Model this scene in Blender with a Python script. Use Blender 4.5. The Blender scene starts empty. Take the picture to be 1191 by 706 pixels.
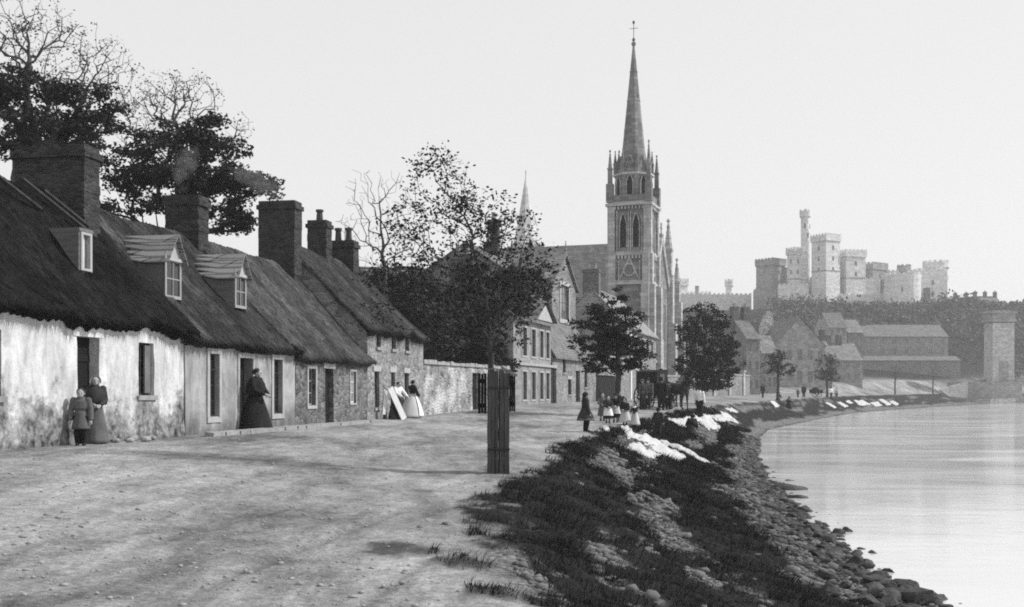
import bpy, math, random
import numpy as np
from mathutils import Vector, Matrix
SC = bpy.context.scene
COL = SC.collection
F = 1300.0; CX = 595.5; HY = 455.0; EYE = 1.6
rng = np.random.default_rng(7)
random.seed(7)

# ------------------------------------------------------------------ small maths
def lerp(a, b, t): return a + (b - a) * t
def sst(t):
    t = np.clip(t, 0, 1); return t * t * (3 - 2 * t)
def _hash(ix, iy, seed):
    h = (ix * 374761393 + iy * 668265263 + seed * 1442695041) & 0xffffffff
    h = ((h ^ (h >> 13)) * 1274126177) & 0xffffffff
    return ((h ^ (h >> 16)) & 0xffff) / 65535.0
def vnoise(x, y, seed=0):
    x = np.asarray(x, float); y = np.asarray(y, float)
    ix = np.floor(x).astype(np.int64); iy = np.floor(y).astype(np.int64)
    fx = x - ix; fy = y - iy
    fx = fx * fx * (3 - 2 * fx); fy = fy * fy * (3 - 2 * fy)
    a = _hash(ix, iy, seed); b = _hash(ix + 1, iy, seed); c = _hash(ix, iy + 1, seed); d = _hash(ix + 1, iy + 1, seed)
    return (a * (1 - fx) + b * fx) * (1 - fy) + (c * (1 - fx) + d * fx) * fy
def fbm(x, y, seed=0, o=4):
    s = 0; a = .5; n = 0
    for k in range(o):
        s = s + a * vnoise(np.asarray(x) * 2 ** k, np.asarray(y) * 2 ** k, seed + k * 17); n += a; a *= .5
    return s / n

# ------------------------------------------------------------------ lie of the land
ZW = -1.4
KB = ([-40, 0, 6, 8, 10, 14, 20, 28, 36, 45, 65, 90, 115, 150, 200, 280, 330, 400, 700],
      [1.2, 1.2, .6, -.1, -.75, -.75, -.15, 1.0, 2.3, 4.8, 10, 17.5, 27, 40, 62, 106, 160, 260, 600])
KW = ([-40, 0, 10, 15, 19, 24, 37, 50, 70, 87, 120, 156, 220, 300, 330, 400, 700],
      [5.5, 5.5, 5.7, 5.9, 6.1, 6.7, 8.4, 11, 15.5, 20, 33, 48, 85, 135, 172, 275, 620])
KR = ([-40, 0, 10, 20, 36, 45, 65, 115, 200, 300, 700], [0, 0, .05, .14, .27, .39, .6, .7, .85, 1.0, 1.5])
KC = ([-40, 10, 46, 55, 65, 100, 200, 700], [.5, .56, .58, .75, .84, .95, 1.2, 2])
def xb(Y): return np.interp(Y, *KB)
def xw(Y): return np.interp(Y, *KW)
def xc(Y): return np.where(Y < 50, -12.45 + .19 * Y, -16.88 + .2825 * Y)
def bank_t(X, Y):
    b = xb(Y); return (X - b) / np.maximum(xw(Y) - b, .5)
def gz(X, Y, detail=True):
    X = np.asarray(X, float); Y = np.asarray(Y, float)
    b = xb(Y); w = xw(Y); zr = np.interp(Y, *KR); zc = np.interp(Y, *KC); c = xc(np.minimum(Y, 110)) + np.maximum(Y - 110, 0) * .35
    # road between the house fronts and the brow of the bank
    tr = np.clip((b - X) / np.maximum(b - c, 1), 0, 1)
    z = zr + (zc - zr) * sst(tr)
    rise = 3.2 * sst((Y - 170) / 90) * sst((b - X - 2) / 11)
    hill = 26.5 * sst((Y - 285) / 115) * sst((X + 30) / 90) * sst((b - X) / 45)
    hill = hill * (.9 + .2 * fbm(X * .03, Y * .03, 91, 3))
    z = z + rise + hill
    t = (X - b) / np.maximum(w - b, .5)
    s = np.interp(t, [0, .06, .14, .38, .62, 1, 1.25, 3], [0, .025, .09, .45, .73, 1, 1.25, 1.7])
    zb = zr + (ZW - .02 - zr) * s
    z = np.where(t > 0, zb, z)
    if detail:
        near = np.clip(1.5 - Y / 80, 0.1, 1)
        onb = sst(t * 6) * (1 - sst((t - 1) * 4))
        z = z + near * (.10 * onb * (fbm(X * 1.1, Y * 1.1, 3) - .5) * 2 + .05 * onb * (fbm(X * 4, Y * 4, 5) - .5) * 2)
        # wheel ruts and worn hollows of the dirt road
        onr = (1 - sst(t * 8)) * near * np.clip((26 - np.abs(X)) / 10, 0, 1)
        lane = X - .24 * Y
        z = z + onr * (.06 * (fbm(X * .35, Y * .25, 9) - .5) + .018 * (fbm(lane * 3.2, Y * .18, 11) - .5) * 2 + .02 * (fbm(X * 6, Y * 6, 12) - .5))
    return z
def g(x, y): return float(gz(np.array([x]), np.array([y]))[0])
def pxw(px, py, Y): return Vector(((px - CX) / F * Y, Y, EYE - (py - HY) / F * Y))
def pix_ground(px, py):
    """where the ground lies that the photograph shows at this point"""
    Ys = np.geomspace(3, 600, 3000); X = (px - CX) / F * Ys; z = EYE - (py - HY) / F * Ys
    d = z - gz(X, Ys, False); i = np.argmax(d < 0)
    if d[i] >= 0: i = len(Ys) - 1
    return Vector((float(X[i]), float(Ys[i]), g(X[i], Ys[i])))

# ------------------------------------------------------------------ mesh building
class MB:
    def __init__(s): s.v = []; s.f = []; s.n = 0
    def add(s, v, f):
        b = s.n; v = [tuple(map(float, p)) for p in v]; s.v += v; s.n += len(v)
        s.f += [tuple(i + b for i in q) for q in f]
        return s
    def box(s, x0, x1, y0, y1, z0, z1, taper=0):
        t = taper
        return s.add([(x0, y0, z0), (x1, y0, z0), (x1, y1, z0), (x0, y1, z0),
                      (x0 + t, y0 + t, z1), (x1 - t, y0 + t, z1), (x1 - t, y1 - t, z1), (x0 + t, y1 - t, z1)],
                     [(3, 2, 1, 0), (4, 5, 6, 7), (0, 1, 5, 4), (1, 2, 6, 5), (2, 3, 7, 6), (3, 0, 4, 7)])
    def tube(s, pts, rad, n=6, caps=True, squash=None):
        pts = [Vector(p) for p in pts]; m = len(pts)
        if not hasattr(rad, '__len__'): rad = [rad] * m
        V = []; fa = []; ref = None
        for i, p in enumerate(pts):
            d = (pts[min(i + 1, m - 1)] - pts[max(i - 1, 0)])
            d = d.normalized() if d.length > 1e-9 else Vector((0, 0, 1))
            if ref is None:
                ref = Vector((0, 1, 0)) if abs(d.y) < .8 else Vector((1, 0, 0))
            a = ref - d * ref.dot(d)
            if a.length < 1e-6: a = d.orthogonal()
            a.normalize(); b = d.cross(a); ref = a
            for k in range(n):
                an = 2 * math.pi * k / n
                q = a * math.cos(an) + b * math.sin(an)
                if squash: q = Vector((q.x * squash[0], q.y * squash[1], q.z * squash[2]))
                V.append(p + q * rad[i])
        for i in range(m - 1):
            for k in range(n):
                k2 = (k + 1) % n
                fa.append((i * n + k, i * n + k2, (i + 1) * n + k2, (i + 1) * n + k))
        if caps:
            fa.append(tuple(range(n - 1, -1, -1))); fa.append(tuple((m - 1) * n + k for k in range(n)))
        return s.add(V, fa)
    def lathe(s, prof, n=12, c=(0, 0, 0), sx=1, sy=1, wob=None, a0=0, a1=None, rot=0):
        V = []; fa = []; full = a1 is None; m = len(prof)
        cnt = n if full else n + 1
        for i, (r, z) in enumerate(prof):
            for k in range(cnt):
                a = (2 * math.pi * k / n if full else a0 + (a1 - a0) * k / n) + rot
                rr = r * (wob(a, i / (m - 1)) if wob else 1)
                V.append((c[0] + rr * math.cos(a) * sx, c[1] + rr * math.sin(a) * sy, c[2] + z))
        for i in range(m - 1):
            for k in range(n):
                k2 = (k + 1) % cnt if full else k + 1
                fa.append((i * cnt + k, i * cnt + k2, (i + 1) * cnt + k2, (i + 1) * cnt + k))
        if full:
            fa.append(tuple(range(cnt - 1, -1, -1))); fa.append(tuple((m - 1) * cnt + k for k in range(cnt)))
        return s.add(V, fa)
    def prism(s, poly, y0, y1, axis='y'):
        """polygon in the other two axes, extruded"""
        def P(a, b, t): return {'y': (a, t, b), 'x': (t, a, b), 'z': (a, b, t)}[axis]
        n = len(poly)
        V = [P(a, b, y0) for a, b in poly] + [P(a, b, y1) for a, b in poly]
        fa = [tuple(range(n)), tuple(range(2 * n - 1, n - 1, -1))]
        fa += [(i, i + n, (i + 1) % n + n, (i + 1) % n) for i in range(n)]
        return s.add(V, fa)
    def ball(s, c, r, n=10, m=7):
        if not hasattr(r, '__len__'): r = (r, r, r)
        V = [(c[0], c[1], c[2] - r[2])]; fa = []
        for i in range(1, m):
            ph = -math.pi / 2 + math.pi * i / m
            for k in range(n):
                a = 2 * math.pi * k / n
                V.append((c[0] + r[0] * math.cos(ph) * math.cos(a), c[1] + r[1] * math.cos(ph) * math.sin(a), c[2] + r[2] * math.sin(ph)))
        V.append((c[0], c[1], c[2] + r[2])); T = len(V) - 1
        for k in range(n):
            fa.append((0, 1 + (k + 1) % n, 1 + k)); fa.append((T, T - n + k, T - n + (k + 1) % n))
        for i in range(m - 2):
            for k in range(n):
                k2 = (k + 1) % n; b = 1 + i * n
                fa.append((b + k, b + k2, b + n + k2, b + n + k))
        return s.add(V, fa)
    def mesh(s, name, smooth=False):
        me = bpy.data.meshes.new(name); me.from_pydata(s.v, [], s.f); me.update()
        if smooth: me.polygons.foreach_set('use_smooth', [True] * len(me.polygons))
        return me
    def build(s, name, m, parent=None, smooth=False, **kw):
        return link(name, s.mesh(name, smooth), m, parent, **kw)
def npmesh(name, V, Fq):
    """V (n,3), Fq (m,k) arrays"""
    V = np.asarray(V, np.float32); Fq = np.asarray(Fq, np.int32); k = Fq.shape[1]
    me = bpy.data.meshes.new(name)
    me.vertices.add(len(V)); me.vertices.foreach_set('co', V.ravel())
    me.loops.add(Fq.size); me.loops.foreach_set('vertex_index', Fq.ravel())
    me.polygons.add(len(Fq)); me.polygons.foreach_set('loop_start', np.arange(0, Fq.size, k, dtype=np.int32))
    me.update(calc_edges=True); me.validate()
    return me
def link(name, me, m, parent=None, loc=None, rotz=None):
    o = bpy.data.objects.new(name, me); COL.objects.link(o)
    if m is not None and not me.materials: me.materials.append(m)
    if parent is not None: o.parent = parent
    if loc is not None: o.location = loc
    if rotz is not None: o.rotation_euler = (0, 0, rotz)
    return o
def tag(o, label=None, cat=None, group=None, kind=None):
    if label: o['label'] = label
    if cat: o['category'] = cat
    if group: o['group'] = group
    if kind: o['kind'] = kind
    return o
def thing(name, label, cat, loc=(0, 0, 0), rotz=0, group=None):
    o = bpy.data.objects.new(name, None); COL.objects.link(o)
    o.location = loc; o.rotation_euler = (0, 0, rotz); o.empty_display_size = .3
    return tag(o, label, cat, group)
def copy_tree(o, loc=None, rotz=None, label=None, parent=None, scale=None):
    c = o.copy(); COL.objects.link(c)
    if parent is not None: c.parent = parent
    if loc is not None: c.location = loc
    if rotz is not None: c.rotation_euler = (0, 0, rotz)
    if scale: c.scale = (scale,) * 3
    if label: c['label'] = label
    for ch in list(o.children): copy_tree(ch, parent=c)
    return c

# ------------------------------------------------------------------ materials (all neutral: the plate is monochrome)
M = {}
class NT:
    def __init__(s, name):
        s.m = bpy.data.materials.new(name); s.m.use_nodes = True; s.t = s.m.node_tree; s.t.nodes.clear()
        s.out = s.n('ShaderNodeOutputMaterial'); s.b = s.n('ShaderNodeBsdfPrincipled')
        s.t.links.new(s.b.outputs[0], s.out.inputs['Surface']); s.tc = s.n('ShaderNodeTexCoord')
        M[name] = s.m
    def n(s, ty, **kw):
        x = s.t.nodes.new(ty)
        for k, v in kw.items(): setattr(x, k, v)
        return x
    def set(s, node, key, v):
        if isinstance(v, bpy.types.NodeSocket): s.t.links.new(v, node.inputs[key])
        else: node.inputs[key].default_value = v
    def coords(s, scale=(1, 1, 1), rot=(0, 0, 0), src=None):
        mp = s.n('ShaderNodeMapping'); s.set(mp, 'Vector', src or s.tc.outputs['Object']); mp.inputs['Scale'].default_value = scale; mp.inputs['Rotation'].default_value = rot
        return mp.outputs[0]
    def noise(s, scale, detail=5, vec=None, rough=.6, dist=0):
        x = s.n('ShaderNodeTexNoise'); s.set(x, 'Vector', vec or s.tc.outputs['Object'])
        x.inputs['Scale'].default_value = scale; x.inputs['Detail'].default_value = detail; x.inputs['Roughness'].default_value = rough; x.inputs['Distortion'].default_value = dist
        return x.outputs[0]
    def rng(s, v, a, b, c=0., d=1., smooth=False):
        x = s.n('ShaderNodeMapRange'); x.interpolation_type = 'SMOOTHSTEP' if smooth else 'LINEAR'
        for k, q in zip(('Value', 'From Min', 'From Max', 'To Min', 'To Max'), (v, a, b, c, d)): s.set(x, k, q)
        return x.outputs[0]
    def math(s, op, a, b=0., c=0.):
        x = s.n('ShaderNodeMath', operation=op); s.set(x, 0, a); s.set(x, 1, b); s.set(x, 2, c); return x.outputs[0]
    def mix(s, f, a, b):
        x = s.n('ShaderNodeMix'); x.data_type = 'FLOAT'; s.set(x, 0, f); s.set(x, 2, a); s.set(x, 3, b); return x.outputs[0]
    def bump(s, h, st=.5, dist=.02, prev=None):
        x = s.n('ShaderNodeBump'); s.set(x, 'Height', h); x.inputs['Strength'].default_value = st; x.inputs['Distance'].default_value = dist
        if prev: s.set(x, 'Normal', prev)
        return x.outputs[0]
    def done(s, grey, rough=.9, normal=None, spec=.25):
        if isinstance(grey, bpy.types.NodeSocket): s.t.links.new(grey, s.b.inputs['Base Color'])
        else: s.b.inputs['Base Color'].default_value = (grey, grey, grey, 1)
        s.set(s.b, 'Roughness', rough); s.b.inputs['Specular IOR Level'].default_value = spec
        if normal: s.set(s.b, 'Normal', normal)
        return s.m

def mat_plain(name, lo, hi, scale=3, bump=.3, bs=None, stretch=(1, 1, 1), rough=.9, dist=.02, spec=.2, detail=6):
    t = NT(name); v = t.coords(stretch)
    n = t.noise(scale, detail, v); n2 = t.noise(scale * .23, 3, v)
    f = t.rng(t.math('ADD', t.math('MULTIPLY', n, .65), t.math('MULTIPLY', n2, .35)), .33, .67)
    h = t.noise(bs or scale * 5, 6, v)
    return t.done(t.mix(f, lo, hi), rough, t.bump(h, bump, dist), spec)
def mat_rubble(name, lo, hi, mortar, scale=2.6, flat=1.8, bump=.8, lime=None):
    """random rubble masonry; lime = (grey, amount) adds remains of limewash"""
    t = NT(name)
    w = t.n('ShaderNodeVectorMath', operation='ADD')
    nz = t.n('ShaderNodeTexNoise'); t.set(nz, 'Vector', t.tc.outputs['Object']); nz.inputs['Scale'].default_value = 2.5
    sc = t.n('ShaderNodeVectorMath', operation='SCALE'); t.set(sc, 0, nz.outputs['Color']); sc.inputs['Scale'].default_value = .18
    t.set(w, 0, t.tc.outputs['Object']); t.set(w, 1, sc.outputs[0])
    v = t.coords((1, 1, flat), src=w.outputs[0])
    vo = t.n('ShaderNodeTexVoronoi'); t.set(vo, 'Vector', v); vo.inputs['Scale'].default_value = scale
    ve = t.n('ShaderNodeTexVoronoi', feature='DISTANCE_TO_EDGE'); t.set(ve, 'Vector', v); ve.inputs['Scale'].default_value = scale
    sep = t.n('ShaderNodeSeparateColor'); t.set(sep, 0, vo.outputs['Color'])
    stone = t.mix(t.rng(t.noise(9, 6), .3, .7), t.mix(sep.outputs[0], lo, hi), t.mix(sep.outputs[0], lo * .65, hi * .8))
    edge = t.rng(ve.outputs[0], .02, .09)
    c = t.mix(edge, mortar, stone)
    c = t.math('MULTIPLY', c, t.rng(t.noise(.5, 3), .25, .75, .72, 1.2))
    if lime:
        k = t.rng(t.math('ADD', t.noise(.9, 6), t.math('MULTIPLY', t.noise(6, 4), .3)), .62 - lime[1] * .3, .78 - lime[1] * .3)
        c = t.mix(k, c, lime[0])
    h = t.math('ADD', t.rng(ve.outputs[0], 0, .16), t.math('MULTIPLY', t.noise(14, 5), .5))
    return t.done(c, .93, t.bump(h, bump, .035), .15)
def mat_ashlar(name, lo, hi, mortar, bw=.7, bh=.3, bump=.5):
    t = NT(name)
    s = t.n('ShaderNodeSeparateXYZ'); t.set(s, 0, t.tc.outputs['Object'])
    c = t.n('ShaderNodeCombineXYZ'); t.set(c, 0, t.math('ADD', s.outputs[0], s.outputs[1])); t.set(c, 1, s.outputs[2])
    br = t.n('ShaderNodeTexBrick'); t.set(br, 'Vector', c.outputs[0]); br.inputs['Scale'].default_value = 1
    br.inputs['Brick Width'].default_value = bw; br.inputs['Row Height'].default_value = bh; br.inputs['Mortar Size'].default_value = .018
    br.inputs['Color1'].default_value = (lo,) * 3 + (1,); br.inputs['Color2'].default_value = (hi,) * 3 + (1,); br.inputs['Mortar'].default_value = (mortar,) * 3 + (1,)
    sp = t.n('ShaderNodeSeparateColor'); t.set(sp, 0, br.outputs[0])
    k = t.math('MULTIPLY', sp.outputs[0], t.rng(t.noise(1.1, 5), .25, .75, .7, 1.25))
    k = t.math('MULTIPLY', k, t.rng(t.noise(12, 4), .25, .75, .82, 1.15))
    h = t.math('ADD', t.math('MULTIPLY', br.outputs['Fac'], -1), t.math('MULTIPLY', t.noise(16, 4), .6))
    return t.done(k, .9, t.bump(h, bump, .025), .15)
def mat_slate(name, lo, hi, w=.3, r=.16):
    t = NT(name)
    s = t.n('ShaderNodeSeparateXYZ'); t.set(s, 0, t.tc.outputs['Object'])
    c = t.n('ShaderNodeCombineXYZ'); t.set(c, 0, t.math('ADD', s.outputs[0], t.math('MULTIPLY', s.outputs[1], .3))); t.set(c, 1, s.outputs[2])
    br = t.n('ShaderNodeTexBrick'); t.set(br, 'Vector', c.outputs[0]); br.inputs['Scale'].default_value = 1
    br.inputs['Brick Width'].default_value = w; br.inputs['Row Height'].default_value = r; br.inputs['Mortar Size'].default_value = .012
    br.inputs['Color1'].default_value = (lo,) * 3 + (1,); br.inputs['Color2'].default_value = (hi,) * 3 + (1,); br.inputs['Mortar'].default_value = (lo * .4,) * 3 + (1,)
    sp = t.n('ShaderNodeSeparateColor'); t.set(sp, 0, br.outputs[0])
    k = t.math('MULTIPLY', sp.outputs[0], t.rng(t.noise(.8, 5), .25, .75, .7, 1.3))
    h = t.math('ADD', t.math('MULTIPLY', br.outputs['Fac'], -1), t.math('MULTIPLY', t.noise(9, 4), .5))
    return t.done(k, .75, t.bump(h, .5, .02), .3)
def mat_thatch(name, lo, hi, patch=.5):
    t = NT(name); v = t.coords((38, 3.2, 3.2)); v2 = t.coords((90, 9, 9))
    a = t.noise(1, 5, v, .65); b = t.noise(1, 3, v2); big = t.noise(.7, 7, t.coords((1, .8, .8)), .72, .7); blot = t.noise(3.2, 4)
    fine = t.noise(30, 3, t.coords((1.6, 1, 1)), .7); f = t.rng(t.math('ADD', t.math('MULTIPLY', a, .3), t.math('ADD', t.math('MULTIPLY', b, .25), t.math('MULTIPLY', fine, .45))), .38, .62)
    k = t.mix(f, lo, hi)
    k = t.math('MULTIPLY', k, t.rng(big, .3, .7, 1 - patch, 1 + patch * 1.2))
    clod = t.noise(1, 6, t.coords((9, 4, 4)), .75, .5); k = t.math('MULTIPLY', k, t.rng(clod, .34, .66, .45, 1.5))
    k = t.math('MULTIPLY', k, t.rng(blot, .3, .7, .7, 1.25))
    h = t.math('ADD', t.math('ADD', a, t.math('MULTIPLY', clod, 1.6)), t.math('MULTIPLY', blot, .8))
    vp = t.n('ShaderNodeTexVoronoi'); t.set(vp, 'Vector', t.coords((1.1, .42, .42))); vp.inputs['Scale'].default_value = 1.0; sq = t.n('ShaderNodeSeparateColor'); t.set(sq, 0, vp.outputs['Color']); k = t.math('MULTIPLY', k, t.rng(sq.outputs[0], 0, 1, .68, 1.4))
    moss = t.rng(t.noise(1.4, 6, None, .75, .5), .57, .66); k = t.mix(t.math('MULTIPLY', moss, .75), k, lo * .7)
    pale = t.rng(t.noise(1.1, 6, t.coords((1.3, .6, .6), (.2, .3, 0)), .75, .3), .6, .7); k = t.mix(t.math('MULTIPLY', pale, .55), k, hi * 1.7)
    return t.done(k, .95, t.bump(h, .9, .06), .1)
def mat_wash(name):
    """limewashed rubble: white coat above, flaked and splashed away towards the ground"""
    t = NT(name); s = t.n('ShaderNodeSeparateXYZ'); t.set(s, 0, t.tc.outputs['Object']); z = s.outputs[2]
    n1 = t.noise(1.3, 7, None, .68); n2 = t.noise(5.5, 6, None, .7); n3 = t.noise(.45, 3)
    streak = t.noise(1, 6, t.coords((3, 3, .8)), .7, .8)
    loss = t.math('ADD', t.math('ADD', t.math('MULTIPLY', n1, 1.35), t.math('MULTIPLY', n2, .7)), t.math('MULTIPLY', n3, .5))
    hgt = t.rng(z, .0, 1.7, .20, -.42)
    k = t.rng(t.math('ADD', loss, hgt), 1.06, 1.28, 0, 1, True)
    white = t.mix(t.rng(streak, .3, .72), .76, .34)
    white = t.math('MULTIPLY', white, t.rng(n2, .25, .8, 1.06, .84))
    dirt = t.mix(t.rng(n2, .36, .64), .05, .36)
    dirt = t.math('MULTIPLY', dirt, t.rng(n1, .35, .7, 1.35, .6))
    c = t.mix(k, white, dirt)
    damp = t.rng(t.math('ADD', z, t.math('MULTIPLY', n2, .35)), .18, .42, .55, 1)
    c = t.math('MULTIPLY', c, damp)
    h = t.math('ADD', t.math('MULTIPLY', n1, 1.2), t.math('MULTIPLY', t.noise(11, 5), .6))
    return t.done(c, .95, t.bump(h, .55, .05), .1)
def mat_harl(name, lo, hi, dirt):
    """grey lime render with damp streaks"""
    t = NT(name); s = t.n('ShaderNodeSeparateXYZ'); t.set(s, 0, t.tc.outputs['Object']); z = s.outputs[2]
    streak = t.noise(1, 6, t.coords((2.0, 2.0, .5)), .7, .7); n2 = t.noise(6, 6, None, .7); n1 = t.noise(1.1, 5)
    c = t.mix(t.rng(t.math('ADD', t.math('MULTIPLY', streak, .6), t.math('MULTIPLY', n1, .4)), .34, .64), lo, hi)
    c = t.math('MULTIPLY', c, t.rng(n2, .25, .75, .78, 1.15))
    k = t.rng(t.math('ADD', z, t.math('MULTIPLY', n1, .9)), .55, 1.15)
    c = t.mix(k, t.math('MULTIPLY', c, dirt), c)
    return t.done(c, .95, t.bump(t.noise(18, 5), .5, .02), .1)
def mat_leaf(name, lo, hi, sc=1.2):
    t = NT(name)
    f = t.rng(t.math('ADD', t.math('MULTIPLY', t.noise(sc, 3), .6), t.math('MULTIPLY', t.noise(sc * 14, 2), .4)), .35, .65)
    return t.done(t.mix(f, lo, hi), .8, None, .15)

mat_wash('limewash'); mat_harl('harl', .15, .46, .5); mat_rubble('rubble_dark', .08, .24, .2, 4.6, 1.7)
mat_rubble('rubble', .13, .32, .26, 3.8, 1.9); mat_rubble('rubble_warm', .16, .38, .3, 4.0, 1.9, .7)
mat_rubble('rubble_limed', .12, .34, .3, 3.4, 1.7, .8, (.55, .12)); mat_rubble('chimney_stone', .03, .075, .05, 5.0, 2.2, .6)
mat_rubble('chimney_pale', .08, .2, .16, 5.0, 2.0, .6)
mat_ashlar('ashlar_house', .2, .34, .28, .55, .28); mat_ashlar('ashlar_church', .13, .25, .16, .9, .38); mat_ashlar('ashlar_pale', .3, .47, .28, .9, .4)
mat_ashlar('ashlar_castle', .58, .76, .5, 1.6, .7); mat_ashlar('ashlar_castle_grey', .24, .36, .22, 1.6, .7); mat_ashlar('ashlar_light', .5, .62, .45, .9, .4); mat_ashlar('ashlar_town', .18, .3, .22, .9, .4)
mat_slate('slate', .1, .19); mat_slate('slate_pale', .18, .3, .5, .2); mat_slate('slate_church', .14, .22, .5, .3)
mat_thatch('thatch_dark', .001, .022, .85); mat_thatch('thatch_old', .008, .07, .65); mat_thatch('thatch_grey', .02, .12, .55)
mat_plain('wood_dark', .02, .06, 2, .4, 12, (6, 6, .6)); mat_plain('wood_guard', .03, .11, 2.5, .6, 14, (9, 9, .7), dist=.01)
mat_plain('wood_black', .006, .018, 2, .3, 12, (6, 6, .6)); mat_plain('paint_white', .62, .74, 3, .15, 20); mat_plain('frame_worn', .2, .38, 5, .4, 20, (3, 3, .6)); mat_plain('trim_pale', .3, .44, 3, .3, 15)
mat_plain('cheek', .09, .18, 2, .5, 8, (1, 1, 7)); mat_plain('dark_inside', .006, .012, 2, 0)
mat_plain('stone_step', .2, .36, 4, .4, 15); mat_plain('iron', .02, .04, 3, .2, rough=.5); mat_plain('clay', .2, .32, 3, .3)
mat_plain('clay_dark', .03, .07, 3, .3)
mat_plain('bark', .03, .085, 6, .7, 16, (1, 1, .35)); mat_plain('bark_pale', .05, .12, 6, .6, 16, (1, 1, .35))
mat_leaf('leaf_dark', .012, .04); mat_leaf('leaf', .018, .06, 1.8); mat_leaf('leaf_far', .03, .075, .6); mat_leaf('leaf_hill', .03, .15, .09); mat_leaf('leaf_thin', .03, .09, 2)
mat_plain('cloth_black', .008, .022, 5, .3, 30); mat_plain('cloth_dark', .02, .05, 5, .3, 30); mat_plain('cloth_grey', .16, .26, 5, .3, 30)
mat_plain('cloth_mid', .07, .14, 5, .3, 30); mat_plain('cloth_white', .72, .84, 3, .25, 18); mat_plain('cloth_pale', .45, .6, 3, .3, 18); mat_plain('linen', .4, .56, 2, .5, 7, dist=.03)
mat_plain('skin', .3, .38, 6, .05); mat_plain('hair', .015, .04, 8, .4, 30); mat_plain('hide', .02, .06, 3, .2); mat_plain('hide_mane', .01, .02, 6, .4)
mat_plain('boulder', .018, .07, 2.2, .7, 9, spec=.35, rough=.75); mat_plain('shingle', .05, .2, 1.7, .4, 12); mat_plain('shingle_dark', .03, .12, 1.7, .4, 12)
mat_plain('smoked', .1, .2, 3, .3)
def mat_glass(name, g0=.02):
    t = NT(name); return t.done(t.rng(t.noise(1.5, 2), .3, .7, g0 * .6, g0 * 1.5), t.rng(t.noise(3, 2), .3, .7, .05, .2), t.bump(t.noise(2.2, 2), .08, .02), .5)
mat_glass('glass'); mat_glass('glass_curtain', .3); mat_glass('glass_grey', .12)

# corners of the linen sheets as the photograph shows them, and what they are
LINEN = [([(719, 497), (729, 497), (742, 511), (731, 513)], 'small white cloth at the upper left tip of the nearest linen spread'),
         ([(728, 509), (750, 507), (778, 520), (752, 521)], 'white sheet in the upper middle of the nearest linen spread'),
         ([(723, 519), (738, 517), (768, 531), (755, 534)], 'white sheet along the lower left edge of the nearest linen spread'),
         ([(748, 520), (768, 518), (800, 534), (788, 538)], 'white sheet in the lower middle of the nearest linen spread'),
         ([(764, 513), (786, 519), (827, 539), (812, 536)], 'long white sheet at the right point of the nearest linen spread'),
         ([(778, 490), (806, 482), (816, 489), (794, 497)], 'white sheet left of the crouching woman in the second linen spread'),
         ([(806, 486), (824, 483), (840, 499), (826, 502)], 'white sheet right of the crouching woman in the second linen spread'),
         ([(822, 482), (846, 481), (856, 490), (836, 492)], 'white sheet at the right end of the second linen spread'),
         ([(700, 498), (706, 498), (708, 501), (704, 502)], 'little scrap of white cloth left of the nearest linen spread'),
         ([(843, 475), (851, 476), (860, 480), (850, 480)], 'narrow white cloth just beyond the second linen spread'),
         ([(894, 467), (899, 467), (907, 473), (902, 474)], 'single narrow white cloth by the small young street tree'),
         ([(960, 469), (963, 468), (973, 474), (970, 475)], 'narrow white cloth leftmost of the far linen'),
         ([(973, 468), (978, 468), (987, 473), (982, 474)], 'narrow white cloth second from the left in the far linen'),
         ([(983, 467), (987, 466), (992, 469), (988, 470)], 'small white cloth third from the left in the far linen'),
         ([(994, 467), (1003, 465), (1013, 471), (1000, 472)], 'broad white sheet in the middle of the far linen'),
         ([(1012, 469), (1020, 467), (1027, 472), (1018, 473)], 'white sheet right of the broad one in the far linen'),
         ([(1021, 465), (1026, 464), (1037, 470), (1032, 472)], 'narrow white sheet second from the right in the far linen'),
         ([(1034, 467), (1038, 466), (1046, 470), (1042, 472)], 'narrow white sheet rightmost of the far linen')]
SKY_STRENGTH, SUN_STRENGTH, EXPOSURE, HAZE, SMOKE = .13, 2.9, .48, .0004, True
# ------------------------------------------------------------------ camera, light, sky
SUN_EL, SUN_AZ = 40, 84          # degrees above the horizon; compass angle from +Y (straight ahead) towards +X (the river)
cam = bpy.data.cameras.new('camera'); co = bpy.data.objects.new('camera', cam); COL.objects.link(co)
co.location = (0, 0, EYE); co.rotation_euler = (math.pi / 2, 0, 0)
cam.sensor_width = 36; cam.lens = 36 * F / 1191; cam.shift_y = (HY - 353) / 1191; cam.clip_start = .1; cam.clip_end = 3000
SC.camera = co
wd = bpy.data.worlds.new('World'); SC.world = wd; wd.use_nodes = True
nt = wd.node_tree; nt.nodes.clear()
sky = nt.nodes.new('ShaderNodeTexSky'); sky.sky_type = 'NISHITA'; sky.sun_disc = False
sky.sun_elevation = math.radians(SUN_EL); sky.sun_rotation = math.radians(SUN_AZ); sky.air_density = 1.0; sky.dust_density = 0.3; sky.ozone_density = 1.0
sp = nt.nodes.new('ShaderNodeSeparateColor'); bg = nt.nodes.new('ShaderNodeBackground'); wo = nt.nodes.new('ShaderNodeOutputWorld')
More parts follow.
